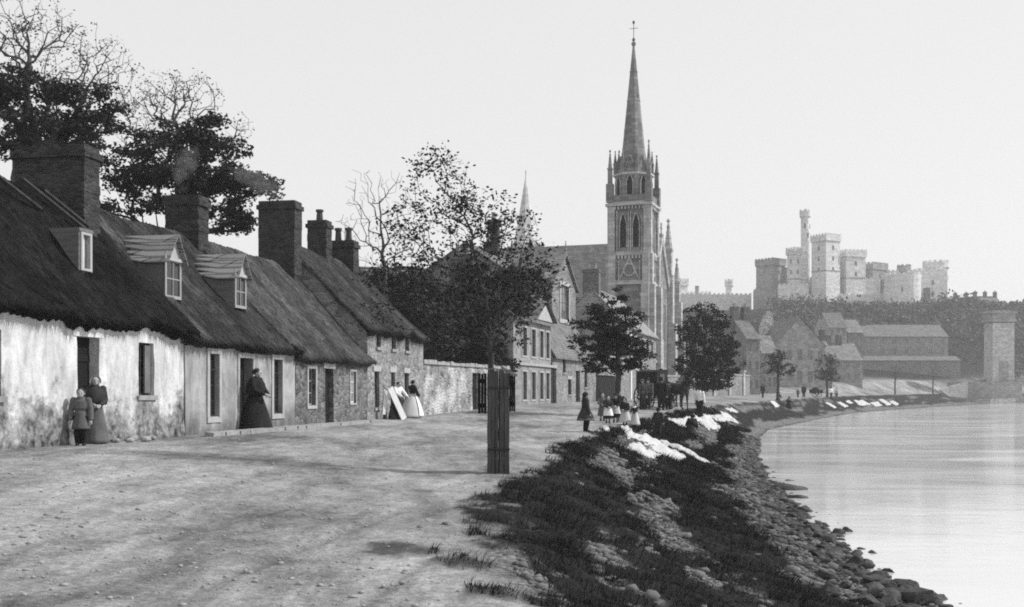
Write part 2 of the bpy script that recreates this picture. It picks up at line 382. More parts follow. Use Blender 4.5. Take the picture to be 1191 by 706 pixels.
# a blue-sensitive plate records only the blue of the sky: it comes out nearly white and nearly even
nt.links.new(sky.outputs[0], sp.inputs[0]); pw = nt.nodes.new('ShaderNodeMath'); pw.operation = 'POWER'; pw.inputs[1].default_value = .16; ml = nt.nodes.new('ShaderNodeMath'); ml.operation = 'MULTIPLY'; ml.inputs[1].default_value = 3.55
nt.links.new(sp.outputs[2], pw.inputs[0]); nt.links.new(pw.outputs[0], ml.inputs[0]); nt.links.new(ml.outputs[0], bg.inputs[0]); nt.links.new(bg.outputs[0], wo.inputs[0])
bg.inputs[1].default_value = SKY_STRENGTH
sl = bpy.data.lights.new('sun', 'SUN'); so = bpy.data.objects.new('sun', sl); COL.objects.link(so)
sl.energy = SUN_STRENGTH; sl.angle = math.radians(2.0); sl.color = (1, 1, 1)
e, a = math.radians(SUN_EL), math.radians(SUN_AZ)
dv = Vector((math.sin(a) * math.cos(e), math.cos(a) * math.cos(e), math.sin(e)))
so.rotation_euler = dv.to_track_quat('Z', 'Y').to_euler(); so.location = (30, 10, 60)
SC.view_settings.view_transform = 'Standard'; SC.view_settings.look = 'None'; SC.view_settings.exposure = EXPOSURE; SC.view_settings.gamma = 1
SC.render.engine = 'CYCLES'
SC.cycles.use_denoising = False; SC.cycles.max_bounces = 5; SC.cycles.volume_bounces = 1; SC.cycles.filter_width = 1.9
SC.cycles.caustics_reflective = False; SC.cycles.caustics_refractive = False; SC.cycles.volume_max_steps = 128; SC.cycles.volume_step_rate = 2

# ------------------------------------------------------------------ ground
def in_poly(X, Y, poly):
    r = np.zeros(X.shape, bool); n = len(poly)
    for i in range(n):
        x1, y1 = poly[i]; x2, y2 = poly[(i + 1) % n]
        c = ((y1 > Y) != (y2 > Y)) & (X < (x2 - x1) * (Y - y1) / (y2 - y1 + 1e-12) + x1)
        r ^= c
    return r
def wpoly(pts): return [tuple(pix_ground(*p).xy) for p in pts]
TUFTS = [(468, 640, .42), (610, 560, .25), (530, 655, .4), (570, 690, .3)]
TW = [(pix_ground(a, b), r) for a, b, r in TUFTS]
RUTS = [[np.array(pix_ground(*p))[:2] for p in L] for L in (
    [(-60, 665), (60, 617), (150, 588), (240, 568), (330, 555), (430, 549), (530, 552), (590, 545)],
    [(-40, 600), (140, 561), (260, 545), (380, 530), (480, 512), (560, 497), (640, 485)],
    [(-40, 566), (130, 540), (250, 527), (360, 515), (450, 501)],
    [(150, 720), (300, 655), (420, 610), (510, 578), (565, 545), (630, 508), (680, 492)])]
def zones(X, Y):
    """grass and shingle cover, 0..1, over the ground"""
    t = bank_t(X, Y); n = fbm(X * .55, Y * .3, 31, 5) - .5; n2 = fbm(X * 2.2, Y * 1.3, 37, 4) - .5; n3 = fbm(X * 7, Y * 5, 39, 3) - .5
    w = np.clip(xw(Y) - xb(Y), 1, 30)
    edge = t * w / 6 + n * .2 + n2 * .26 + n3 * .12       # ragged line where turf meets road
    gr = sst((edge - .01) / .08)
    top = .72 + .10 * n2 + .30 * n + .06 * n3 - .12 * sst((14 - Y) / 7)
    gr = gr * (1 - sst((t - top) / .06))
    band = fbm(t * 5.5 + Y * .03, Y * .11, 41, 4) + .25 * n2 + .2 * n3      # worn paths along the slope
    gr = gr * (1 - sst((band - .605) / .05) * sst((t - .12) / .1))
    gr = np.maximum(gr, (1 - sst((np.abs(Y - 170) - 130) / 10)) * 0)
    for p, r in TW:
        d = np.hypot(X - p.x, (Y - p.y) * .8) / r + n2 * 1.3 + n3 * .9
        gr = np.maximum(gr, .8 * (1 - sst((d - .35) / .6)))
    far = sst((Y - 120) / 60) * sst((xb(Y) - X - 16) / 20) * sst((Y - 195) / 30)
    gr = np.maximum(gr, sst((Y - 288) / 15) * sst((xb(Y) - X) / 20))
    sh = sst((t - .02) / .1)
    wet = sst((t - .90 + .2 * n2) / .1)
    rut = np.zeros_like(X); m = (Y > 5) & (Y < 60) & (np.abs(X) < 30)
    if m.any():
        x, y = X[m], Y[m]; acc = np.zeros_like(x)
        for P in RUTS:
            d = np.full(x.shape, 9.)
            for a, b in zip(P[:-1], P[1:]):
                ab = b - a; q = np.clip(((x - a[0]) * ab[0] + (y - a[1]) * ab[1]) / (ab @ ab), 0, 1)
                d = np.minimum(d, np.hypot(x - a[0] - q * ab[0], y - a[1] - q * ab[1]))
            d = d + .09 * (fbm(x * 1.2, y * 1.2, 71, 3) - .5)
            acc = np.maximum(acc, np.maximum(np.exp(-(d / .07) ** 2), .8 * np.exp(-((d - 1.35) / .07) ** 2)) * np.clip(2.2 * (fbm(x * .35, y * .35, 73, 3) - .3), .15, 1))
        rut[m] = acc
    return gr, sh, wet, far, rut * (1 - gr)
def make_ground():
    rows = np.concatenate([np.linspace(-40, 1.5, 22)[:-1], np.geomspace(1.5, 5, 24)[:-1], np.geomspace(5, 120, 330)[:-1], np.geomspace(120, 900, 110)])
    s = np.linspace(-1, 1, 460)
    s = np.concatenate([[-9, -4, -2, -1.3], s, [1.3, 2, 4, 9]])
    R, S = np.meshgrid(rows, s, indexing='ij')
    half = .56 * np.maximum(R, 0) + 6.5
    X = S * half + .02 * R; Y = R
    Z = gz(X, Y)
    gr, sh, wet, far, rut = zones(X, Y); Z = Z - .035 * rut
    nr = np.clip(1.3 - Y / 60, .1, 1)
    Z = Z + gr * nr * (.09 * (fbm(X * 3, Y * 3, 51) - .35) + .05 * (fbm(X * 9, Y * 9, 53, 2) - .5)) * sst((Y - 2) / 3)
    nr_, nc = X.shape
    V = np.stack([X, Y, Z], -1).reshape(-1, 3)
    i = np.arange(nr_ * nc).reshape(nr_, nc)
    Fq = np.stack([i[:-1, :-1], i[:-1, 1:], i[1:, 1:], i[1:, :-1]], -1).reshape(-1, 4)
    me = npmesh('ground', V, Fq)
    for nm, d in (('turf', gr), ('stony', sh), ('wet', wet), ('lane', far), ('rut', rut)):
        at = me.attributes.new(nm, 'FLOAT', 'POINT'); at.data.foreach_set('value', d.ravel().astype(np.float32))
    me.polygons.foreach_set('use_smooth', [True] * len(me.polygons))
    t = NT('earth')
    def A(n):
        x = t.n('ShaderNodeAttribute'); x.attribute_name = n; return x.outputs['Fac']
    n1 = t.noise(.35, 6, t.coords((1, .45, 1), (0, 0, -.25))); n2 = t.noise(2.3, 7, None, .7); n3 = t.noise(14, 6, None, .7); st = t.noise(1, 6, t.coords((2.2, .5, 1), (0, 0, .5)), .7, .5)
    road = t.mix(t.rng(t.math('ADD', t.math('MULTIPLY', n1, .45), t.math('ADD', t.math('MULTIPLY', n2, .25), t.math('MULTIPLY', st, .3))), .40, .60), .09, .40)
    road = t.math('MULTIPLY', road, t.rng(n3, .32, .68, .6, 1.32))
    speck = t.rng(t.noise(38, 3), .62, .72); road = t.mix(t.math('MULTIPLY', speck, .5), road, .12)
    road = t.math('MULTIPLY', road, t.rng(A('rut'), 0, 1, 1, .8)); grit = t.noise(90, 2, None, .8); road = t.math('MULTIPLY', road, t.rng(grit, .35, .65, .62, 1.35))
    vo = t.n('ShaderNodeTexVoronoi'); vo.inputs['Scale'].default_value = 15; t.set(vo, 'Vector', t.tc.outputs['Object'])
    sv = t.n('ShaderNodeSeparateColor'); t.set(sv, 0, vo.outputs['Color'])
    stones = t.math('MULTIPLY', t.mix(sv.outputs[0], .06, .22), t.rng(n2, .3, .7, .65, 1.3))
    turf = t.mix(t.rng(t.math('ADD', t.math('MULTIPLY', n2, .5), t.math('MULTIPLY', n3, .5)), .35, .68), .006, .028)
    c = t.mix(A('stony'), road, stones)
    c = t.mix(A('turf'), c, turf)
    c = t.mix(A('wet'), c, t.math('MULTIPLY', c, .35))
    h = t.math('ADD', t.math('MULTIPLY', n2, 1.0), t.math('MULTIPLY', n3, .55))
    h = t.math('ADD', h, t.math('MULTIPLY', t.math('MULTIPLY', t.math('SUBTRACT', 1, t.rng(vo.outputs['Distance'], 0, .6)), A('stony')), .7))
    t.done(c, .95, t.bump(h, .75, .05), .1)
    o = link('ground', me, M['earth']); tag(o, kind='structure')
    return o
make_ground()

# ------------------------------------------------------------------ river
t = NT('river_water')
v1 = t.coords((.9, 1.9, 1), (0, 0, .3)); v2 = t.coords((.10, .22, 1), (0, 0, .5))
w1 = t.noise(1.3, 5, v1, .6, .6); w2 = t.noise(1, 4, v2, .6, .8)
h = t.math('ADD', t.math('MULTIPLY', w1, .8), t.math('MULTIPLY', w2, 2.4))
t.done(t.rng(w2, .3, .7, .50, .64), t.rng(w2, .3, .7, .05, .16), t.bump(h, .07, .1), .5); t.b.inputs['IOR'].default_value = 1.45
wm = MB()
wm.add([(-25, -40, ZW), (1500, -40, ZW), (1500, 900, ZW), (-25, 900, ZW)], [(0, 1, 2, 3)])
tag(wm.build('river', M['river_water']), kind='structure')

# ------------------------------------------------------------------ turf on the bank: blades
def make_grass(N=150000):
    u = rng.random(N); Y = 6.2 * (75 / 6.2) ** u
    tt = rng.random(N) * 1.0 - .01
    X = xb(Y) + tt * (xw(Y) - xb(Y))
    k = N // 10
    for p, r in TW:
        m = 0
        X = np.concatenate([X, p.x + rng.normal(0, r * .6, m)]); Y = np.concatenate([Y, p.y + rng.normal(0, r * .7, m)])
    gr = zones(X, Y)[0]
    keep = gr > .55 * rng.random(len(X)) + .25
    for q, lb in LINEN: keep &= ~in_poly(X, Y, [tuple(pix_ground(*c).xy) for c in q])
    X, Y = X[keep], Y[keep]; n = len(X)
    lod = np.clip(Y / 16, .8, 5)
    clump = fbm(X * 1.6, Y * 1.6, 61, 3)
    h = (.02 + .09 * clump ** 2 * 1.6) * (.5 + rng.random(n)) * np.clip(lod, 1, 1.5)
    w = .007 * lod * (.7 + .6 * rng.random(n))
    an = rng.random(n) * 2 * np.pi; lean = rng.normal(0, .6, (n, 2)) * h[:, None]
    # most blades lie over down the slope
    lean[:, 0] += .5 * h
    Z = gz(X, Y) + .01
    a = np.stack([X - w * np.cos(an), Y - w * np.sin(an), Z - .03], -1); b = np.stack([X + w * np.cos(an), Y + w * np.sin(an), Z - .03], -1)
    c = np.stack([X + lean[:, 0], Y + lean[:, 1], Z + h], -1)
    V = np.stack([a, b, c], 1).reshape(-1, 3)
    o = link('bank_grass', npmesh('bank_grass', V, np.arange(3 * n).reshape(-1, 3)), M['grass_blade'])
    tag(o, 'short dark turf covering the river bank', 'grass', kind='stuff')
mat_leaf('grass_blade', .003, .03, .7)
make_grass()

# ------------------------------------------------------------------ stones
PH = (1 + 5 ** .5) / 2
ICO = np.array([(-1, PH, 0), (1, PH, 0), (-1, -PH, 0), (1, -PH, 0), (0, -1, PH), (0, 1, PH), (0, -1, -PH), (0, 1, -PH), (PH, 0, -1), (PH, 0, 1), (-PH, 0, -1), (-PH, 0, 1)]) / 1.9
ICF = np.array([(0, 11, 5), (0, 5, 1), (0, 1, 7), (0, 7, 10), (0, 10, 11), (1, 5, 9), (5, 11, 4), (11, 10, 2), (10, 7, 6), (7, 1, 8), (3, 9, 4), (3, 4, 2), (3, 2, 6), (3, 6, 8), (3, 8, 9), (4, 9, 5), (2, 4, 11), (6, 2, 10), (8, 6, 7), (9, 8, 1)])
def pebbles(name, X, Y, size, m, label, cat):
    n = len(X)
    J = ICO[None] * (1 + rng.normal(0, .16, (n, 12, 1)))
    sc = size[:, None] * np.stack([.8 + .6 * rng.random(n), .7 + .4 * rng.random(n), .4 + .3 * rng.random(n)], -1)
    J = J * sc[:, None, :]
    an = rng.random(n) * 6.283; c, s = np.cos(an)[:, None], np.sin(an)[:, None]
    P = np.stack([J[..., 0] * c - J[..., 1] * s, J[..., 0] * s + J[..., 1] * c, J[..., 2]], -1)
    P += np.stack([X, Y, gz(X, Y) + size * .18], -1)[:, None]
    Fq = (ICF[None] + 12 * np.arange(n)[:, None, None]).reshape(-1, 3)
    o = link(name, npmesh(name, P.reshape(-1, 3), Fq), m); tag(o, label, cat, kind='stuff'); return o
def scatter_shingle(N=36000):
    u = rng.random(N); Y = 6.5 * (70 / 6.5) ** u; tt = .12 + .9 * rng.random(N)
    X = xb(Y) + tt * (xw(Y) - xb(Y))
    gr = zones(X, Y)[0]; k = gr < .35 + .12 * rng.random(N)
    X, Y, tt = X[k], Y[k], tt[k]
    sz = rng.lognormal(math.log(.026), .55, len(X)) * np.clip(Y / 16, .9, 2.2); sz = np.clip(sz, .015, .13)
    dk = tt + rng.normal(0, .12, len(X)) > .82
    pebbles('shingle_stones', X[~dk], Y[~dk], sz[~dk], M['shingle'], 'pale shingle scattered over the lower bank', 'shingle')
    pebbles('wet_shingle', X[dk], Y[dk], sz[dk], M['shingle_dark'], 'darker wet shingle just above the water line', 'shingle')
    n = 4200; Y = 6.5 * (40 / 6.5) ** rng.random(n); X = rng.uniform(-.55, .1, n) * Y
    k = (X > xc(Y) + .5) & (X < xb(Y) - .1)
    pebbles('road_pebbles', X[k], Y[k], np.clip(rng.lognormal(math.log(.009), .55, k.sum()), .004, .035), M['stone_step'], 'small loose pebbles lying on the dirt road', 'pebbles')
    n = 60; Y = 7 * (38 / 7) ** rng.random(n); X = xb(Y) + rng.uniform(-.05, .7, n) * (xw(Y) - xb(Y))
    pebbles('bank_pebbles', X, Y, np.clip(rng.lognormal(math.log(.045), .4, n), .02, .09), M['shingle'], 'pale stones lying about in the turf', 'stones')
scatter_shingle()
def boulder_mesh(seed):
    r = np.random.default_rng(seed)
    b = MB(); b.ball((0, 0, 0), 1, 14, 10); V = np.array(b.v)
    d = r.normal(size=(9, 3)); d /= np.linalg.norm(d, axis=1)[:, None]
    for k in range(9):
        lim = r.uniform(.5, .85); x = V @ d[k]; ex = np.maximum(x - lim, 0); V -= ex[:, None] * d[k] * .95
    V *= 1 + r.normal(0, .035, (len(V), 1)); V *= np.array([1.15, .85, .66])
    me = bpy.data.meshes.new('boulder'); me.from_pydata(V.tolist(), [], b.f); me.materials.append(M['boulder']); me.update(); return me
BM = [boulder_mesh(k) for k in range(10)]
def boulders():
    placed = []
    def put(X, Y, s, label, z=None):
        o = link('boulder', BM[rng.integers(10)], None); zz = g(X, Y) if z is None else z
        o.location = (X, Y, zz + s * .2); o.rotation_euler = (rng.normal(0, .2), rng.normal(0, .2), rng.random() * 6.28)
        q = s * (.8 + .4 * rng.random()); o.scale = (q, q * (.8 + .4 * rng.random()), q)
        tag(o, label, 'boulder', 'boulders along the water edge'); placed.append((X, Y, s))
    tries = 0
    while len(placed) < 296 and tries < 20000:
        tries += 1
        Y = 14.5 * (44 / 14.5) ** (rng.random() ** 1.15); t = rng.normal(.97, .10) if Y < 30 else rng.normal(.98, .06)
        if not .70 < t < 1.13: continue
        X = float(xb(Y) + t * (xw(Y) - xb(Y))); s = float(np.clip(rng.lognormal(math.log(.125), .33), .07, .22))
        if any((X - a) ** 2 + (Y - b) ** 2 < (.55 * (s + c)) ** 2 for a, b, c in placed): continue
        put(X, Y, s, 'dark rounded boulder in the belt of rocks along the water edge')
    for px, py, s, lb in ((915, 569, .5, 'flat dark rock standing alone in the shallows off the bank'), (904, 571, .2, 'small dark rock beside the lone flat rock in the water'),
                          (918, 559, .17, 'tiny dark rock in the water just beyond the lone flat rock'), (927, 579, .25, 'low wet rock barely above the water nearer than the lone flat rock')):
        Y = 1300 * (EYE - ZW) / (py - HY); X = (px - CX) / F * Y
        o = link('boulder', BM[rng.integers(10)], None); o.location = (X, Y, ZW - .02); o.scale = (s * 1.2, s, s * .75); tag(o, lb, 'boulder', 'boulders along the water edge')
boulders()
# ------------------------------------------------------------------ building kit: x along the front, y back into the house, z up
def front_wall(mb, L, H, ops, amp=.02, seed=0, step=.22, depth=.3, zb=-.35, y=0, x0=0):
    def ticks(a, b, cuts):
        c = sorted(set([a, b] + [q for q in cuts if a < q < b])); out = []
        for p, q in zip(c[:-1], c[1:]):
            k = max(1, int(round((q - p) / step))); out += [p + (q - p) * i / k for i in range(k)]
        return np.array(out + [b])
    xs = ticks(x0, x0 + L, [v for o in ops for v in o[:2]]); zs = ticks(zb, H, [v for o in ops for v in o[2:4]])
    Xg, Zg = np.meshgrid(xs, zs, indexing='ij')
    Yg = y + amp * 2 * (fbm(Xg * 1.1 + 5, Zg * 1.3, seed, 3) - .5) - amp * .5 * (1 - np.clip(Zg / max(H, .1), 0, 1))
    nz = len(zs); V = np.stack([Xg, Yg, Zg], -1).reshape(-1, 3).tolist(); base = len(V)
    V += np.stack([Xg, Yg * 0 + y + depth, Zg], -1).reshape(-1, 3).tolist()
    hole = np.zeros((len(xs) - 1, nz - 1), bool)
    for i in range(len(xs) - 1):
        for j in range(nz - 1):
            cx, cz = (xs[i] + xs[i + 1]) / 2, (zs[j] + zs[j + 1]) / 2
            hole[i, j] = any(o[0] < cx < o[1] and o[2] < cz < o[3] for o in ops)
    I = lambda i, j: i * nz + j
    fa = []
    for i in range(len(xs) - 1):
        for j in range(nz - 1):
            if not hole[i, j]: fa.append((I(i, j), I(i + 1, j), I(i + 1, j + 1), I(i, j + 1)))
            else:
                def nb(a, b): return 0 <= a < hole.shape[0] and 0 <= b < hole.shape[1] and not hole[a, b]
                if nb(i - 1, j): fa.append((I(i, j), I(i, j + 1), I(i, j + 1) + base, I(i, j) + base))
                if nb(i + 1, j): fa.append((I(i + 1, j + 1), I(i + 1, j), I(i + 1, j) + base, I(i + 1, j + 1) + base))
                if nb(i, j - 1): fa.append((I(i + 1, j), I(i, j), I(i, j) + base, I(i + 1, j) + base))
                if nb(i, j + 1): fa.append((I(i, j + 1), I(i + 1, j + 1), I(i + 1, j + 1) + base, I(i, j + 1) + base))
    mb.add(V, fa)
def house_walls(root, L, D, H, ridge, ops, m, seed=0, amp=.02, step=.22, name='wall', zb=-.5):
    b = MB(); front_wall(b, L, H, ops, amp, seed, step, zb=zb)
    for x in (0, L):   # gables
        b.add([(x, 0, zb), (x, D, zb), (x, D, H), (x, D / 2, ridge), (x, 0, H)], [(0, 1, 2, 3, 4)])
    b.add([(0, D, zb), (L, D, zb), (L, D, H), (0, D, H)], [(0, 1, 2, 3)])
    b.add([(0, .34, zb), (L, .34, zb), (L, .34, H), (0, .34, H)], [(0, 1, 2, 3)])
    return b.build(name, m, root)
def window(root, x0, x1, z0, z1, y=.13, bars=(1, 2), frame='frame_worn', glass='glass', surround=None, sw=.12, sill='stone_step', lintel=None, nm='window', fw=.045):
    f = MB(); w, hh = x1 - x0, z1 - z0
    f.box(x0, x0 + fw, y, y + .06, z0, z1); f.box(x1 - fw, x1, y, y + .06, z0, z1)
    f.box(x0 + fw, x1 - fw, y, y + .06, z0, z0 + fw); f.box(x0 + fw, x1 - fw, y, y + .06, z1 - fw, z1)
    for k in range(bars[0]):
        c = x0 + w * (k + 1) / (bars[0] + 1); f.box(c - .014, c + .014, y + .01, y + .05, z0 + fw, z1 - fw)
    for k in range(bars[1]):
        c = z0 + hh * (k + 1) / (bars[1] + 1); f.box(x0 + fw, x1 - fw, y + .013, y + .047, c - .014, c + .014)
    o = f.build(nm, M[frame], root)
    p = MB(); p.box(x0 + .01, x1 - .01, y + .028, y + .036, z0 + .01, z1 - .01); p.build('pane', M[glass], o)
    if surround:
        s = MB(); e = .035
        s.box(x0 - sw, x0 - .002, -e, .05, z0 - .01, z1); s.box(x1 + .002, x1 + sw, -e, .05, z0 - .01, z1); s.box(x0 - sw, x1 + sw, -e - .004, .05, z1 + .002, z1 + sw)
        s.box(x0 - sw, x1 + sw, -e - .004, .05, z0 - sw * 1.1, z0 - .012)
        s.build('surround', M[surround], o)
    else:
        if sill: MB().box(x0 - .08, x1 + .08, -.07, .1, z0 - .1, z0 - .002).build('sill', M[sill], o)
        if lintel: MB().box(x0 - .14, x1 + .14, -.03, .08, z1 + .002, z1 + .2).build('lintel', M[lintel], o)
    return o
def door(root, x0, x1, z0, z1, y=.16, m='wood_black', nm='door', planks=4, lintel=None, surround=None):
    d = MB(); w = (x1 - x0) / planks
    for k in range(planks): d.box(x0 + k * w + .004, x0 + (k + 1) * w - .004, y, y + .05, z0, z1)
    for zz in (.2, .8): d.box(x0 + .02, x1 - .02, y - .02, y - .002, z0 + (z1 - z0) * zz - .06, z0 + (z1 - z0) * zz + .06)
    o = d.build(nm, M[m], root)
    MB().tube([(x1 - .1, y - .02, z0 + .95), (x1 - .1, y - .07, z0 + .97), (x1 - .1, y - .02, z0 + 1.07)], .012, 6).build('handle', M['iron'], o)
    MB().box(x0 - .08, x1 + .08, -.28, .1, z0 - .14, z0 - .004).build('doorstep', M['stone_step'], o)
    if lintel: MB().box(x0 - .14, x1 + .14, -.03, .08, z1 + .002, z1 + .18).build('lintel', M[lintel], o)
    if surround:
        s = MB(); s.box(x0 - .1, x0 - .002, -.03, .05, z0, z1); s.box(x1 + .002, x1 + .1, -.03, .05, z0, z1); s.box(x0 - .1, x1 + .1, -.034, .05, z1 + .002, z1 + .12); s.build('surround', M[surround], o)
    return o
def thatch(root, L, D, H, ridge, m, ov=.38, th=.3, xa=-.15, xbk=.15, seed=0, bumps=(), sag=.06, straw=7000, rough=.05):
    mm = (ridge - H) / (D / 2); nx = max(24, int((L + xbk - xa) / .055)); ns = 70
    xs = np.linspace(xa, L + xbk, nx)
    # section, front eave underside -> front slope -> ridge -> back slope
    ye = -ov; zt = H + .16 - mm * ov * .35; yr, zr = D / 2, ridge + .18
    q = np.linspace(0, 1, ns); yo = ye + (yr - ye) * q; zo = zt + (zr - zt) * q - .10 * np.sin(q * np.pi)
    yo[-4:] += np.array([0, .02, .04, .06]); zo[-3:] -= np.array([.0, .01, .03])
    qb = np.linspace(0, 1, 14)[1:]; ybk = yr + .1 + (D + ov - yr - .1) * qb; zbk = zr - .04 + (zt - zr) * qb
    lip = np.array([(-.02, H - .12), (ye + .14, zt - th * .62), (ye + .03, zt - th * .5), (ye, zt - th * .2)])
    Yp = np.concatenate([lip[:, 0], yo, ybk]); Zp = np.concatenate([lip[:, 1], zo, zbk]); nl = len(lip); n = len(Yp)
    Xg = np.repeat(xs[:, None], n, 1); Yg = np.repeat(Yp[None], nx, 0).copy(); Zg = np.repeat(Zp[None], nx, 0).copy()
    qq = np.concatenate([np.zeros(nl), q, np.ones(len(qb))])[None]
    slope_s = np.concatenate([np.zeros(nl), q, 1 + qb])[None] * 4
    d = rough * 1.6 * (fbm(Xg * .8, slope_s * .8 + seed, seed, 4) - .5) * 2 + rough * .8 * (fbm(Xg * 5, slope_s * 1.4, seed + 3, 3) - .5) * 2 + rough * .35 * (vnoise(Xg * 16, slope_s * 3, seed + 5) - .5) * 2
    Zg += d - sag * np.sin(np.pi * np.clip((Xg - xa) / (L + xbk - xa), 0, 1)) * qq
    eave = np.exp(-((qq) / .04) ** 2)
    Zg += eave * .05 * (fbm(Xg * 1.3, Xg * 0, seed + 8, 4) - .5) * 2; Yg -= eave * .07 * (fbm(Xg * 2.1, Xg * 0 + 4, seed + 9, 4) - .5) * 2
    for bx, bw, by, bl, bh in bumps:   # thatch swept up over a window: centre x, half width, centre y, half length, height
        Zg += bh * np.exp(-((Xg - bx) / bw) ** 2 - ((Yg - by) / bl) ** 2)
    inner_z = Zg - th; inner_z[:, :nl] = Zg[:, :nl] + .02
    V = np.concatenate([np.stack([Xg, Yg, Zg], -1).reshape(-1, 3), np.stack([Xg, Yg + .02, inner_z], -1).reshape(-1, 3)])
    i = np.arange(nx * n).reshape(nx, n); K = nx * n
    Fq = [np.stack([i[:-1, :-1], i[1:, :-1], i[1:, 1:], i[:-1, 1:]], -1).reshape(-1, 4)]
    for e in (0, nx - 1):
        Fq.append(np.stack([i[e, :-1], i[e, 1:], i[e, 1:] + K, i[e, :-1] + K], -1))
    Fq = np.concatenate(Fq)
    # loose straws lying on the slope and hanging at the eave
    r = np.random.default_rng(seed + 50)
    def straws(k, qa, qb_, ln, lift):
        sx = r.uniform(xa, L + xbk, k); sq = r.uniform(qa, qb_, k)
        ix = np.clip(((sx - xa) / (L + xbk - xa) * (nx - 1)).astype(int), 0, nx - 1); iq = nl + np.clip((sq * (ns - 1)).astype(int), 0, ns - 1)
        P = np.stack([sx, Yg[ix, iq], Zg[ix, iq]], -1)
        dn = np.array([0, -1, -mm]) / math.hypot(1, mm)
        l = ln * (.4 + r.random(k))[:, None]
        tip = P + dn * l + np.stack([r.normal(0, .25, k) * l[:, 0], np.zeros(k) - lift * r.random(k) * .6, lift * (r.random(k) - .15)], -1)
        w = (.006 + .008 * r.random(k))
        a = P.copy(); a[:, 0] -= w; b = P.copy(); b[:, 0] += w; a[:, 2] += .004; b[:, 2] += .004
        return np.stack([a, b, tip], 1).reshape(-1, 3)
    S = np.concatenate([straws(straw, .02, .98, .16, .04), straws(int(L * 170), 0, .025, .14, .03)])
    me = bpy.data.meshes.new('thatch_roof')
    nv, nf = len(V), len(Fq); ns_ = len(S) // 3
    me.vertices.add(nv + len(S)); me.vertices.foreach_set('co', np.concatenate([V, S]).astype(np.float32).ravel())
    lo = np.concatenate([Fq.ravel(), nv + np.arange(len(S))]).astype(np.int32)
    me.loops.add(len(lo)); me.loops.foreach_set('vertex_index', lo)
    me.polygons.add(nf + ns_); me.polygons.foreach_set('loop_start', np.concatenate([np.arange(nf) * 4, nf * 4 + np.arange(ns_) * 3]).astype(np.int32))
    me.update(calc_edges=True); me.validate()
    me.polygons.foreach_set('use_smooth', [True] * len(me.polygons))
    return link('thatch_roof', me, m, root)
def roof_z(y, D, H, ridge): return H + (ridge - H) / (D / 2) * y + .2
def pitched(root, L, D, H, ridge, m, ov=.2, xa=-.1, xe=.1, th=.1, nm='roof', seed=0):
    b = MB(); mm = (ridge - H) / (D / 2); nx = max(4, int(L / .6)); xs = np.linspace(xa, L + xe, nx)
    for sgn in (0, 1):
        rows = []
        for k in range(9):
            q = k / 8; y = -ov + (D / 2 + ov) * q; z = H - mm * ov + (ridge - H + mm * ov) * q + .06
            rows.append((D - y if sgn else y, z))
        V = [(x, y, z + .03 * (fbm(x * .5, y * .6 + z, seed, 2) - .5) - dz) for dz in (0, th) for x in xs for y, z in rows]
        K = nx * 9; fa = []
        for i in range(nx - 1):
            for j in range(8):
                a = i * 9 + j; fa.append((a, a + 9, a + 10, a + 1)); fa.append((a + K, a + 1 + K, a + 10 + K, a + 9 + K))
            fa.append((i * 9, i * 9 + K, i * 9 + 9 + K, i * 9 + 9))
        for e in (0, nx - 1):
            for j in range(8): a = e * 9 + j; fa.append((a, a + 1, a + 1 + K, a + K))
        b.add(V, fa)
    o = b.build(nm, m, root)
    rd = MB(); rd.tube([(x, D / 2, ridge + .07 + .03 * (fbm(x * .5, 9, seed, 2) - .5)) for x in xs], .09, 8); rd.build('ridge_tiles', m, o)
    return o
def chimney(root, x, y, w, d, z0, z1, m='chimney_stone', pots=0, potm='clay', seed=0, cap=.07, poth=.5):
    r = random.Random(seed); b = MB(); n = 9
    for k in range(n):    # slightly uneven courses of stone
        a = z0 + (z1 - .25 - z0) * k / n; c = z0 + (z1 - .25 - z0) * (k + 1) / n; e = r.uniform(0, .025)
        b.box(x - w / 2 - e, x + w / 2 + e, y - d / 2 - r.uniform(0, .025), y + d / 2 + r.uniform(0, .025), a, c + .001 * k)
    b.box(x - w / 2 - cap, x + w / 2 + cap, y - d / 2 - cap, y + d / 2 + cap, z1 - .25, z1 - .10)
    b.box(x - w / 2 - .01, x + w / 2 + .01, y - d / 2 - .01, y + d / 2 + .01, z1 - .098, z1 + .04)
    o = b.build('chimney', M[m], root)
    for k in range(pots):
        py = y + (k - (pots - 1) / 2) * d / max(pots, 1) * .85
        MB().lathe([(.15, 0), (.13, .08), (.11, poth * .8), (.15, poth * .82), (.15, poth), (.10, poth), (.09, poth * .4)], 10, (x, py, z1 + .03)).build('chimney_pot', M[potm], o)
    return o
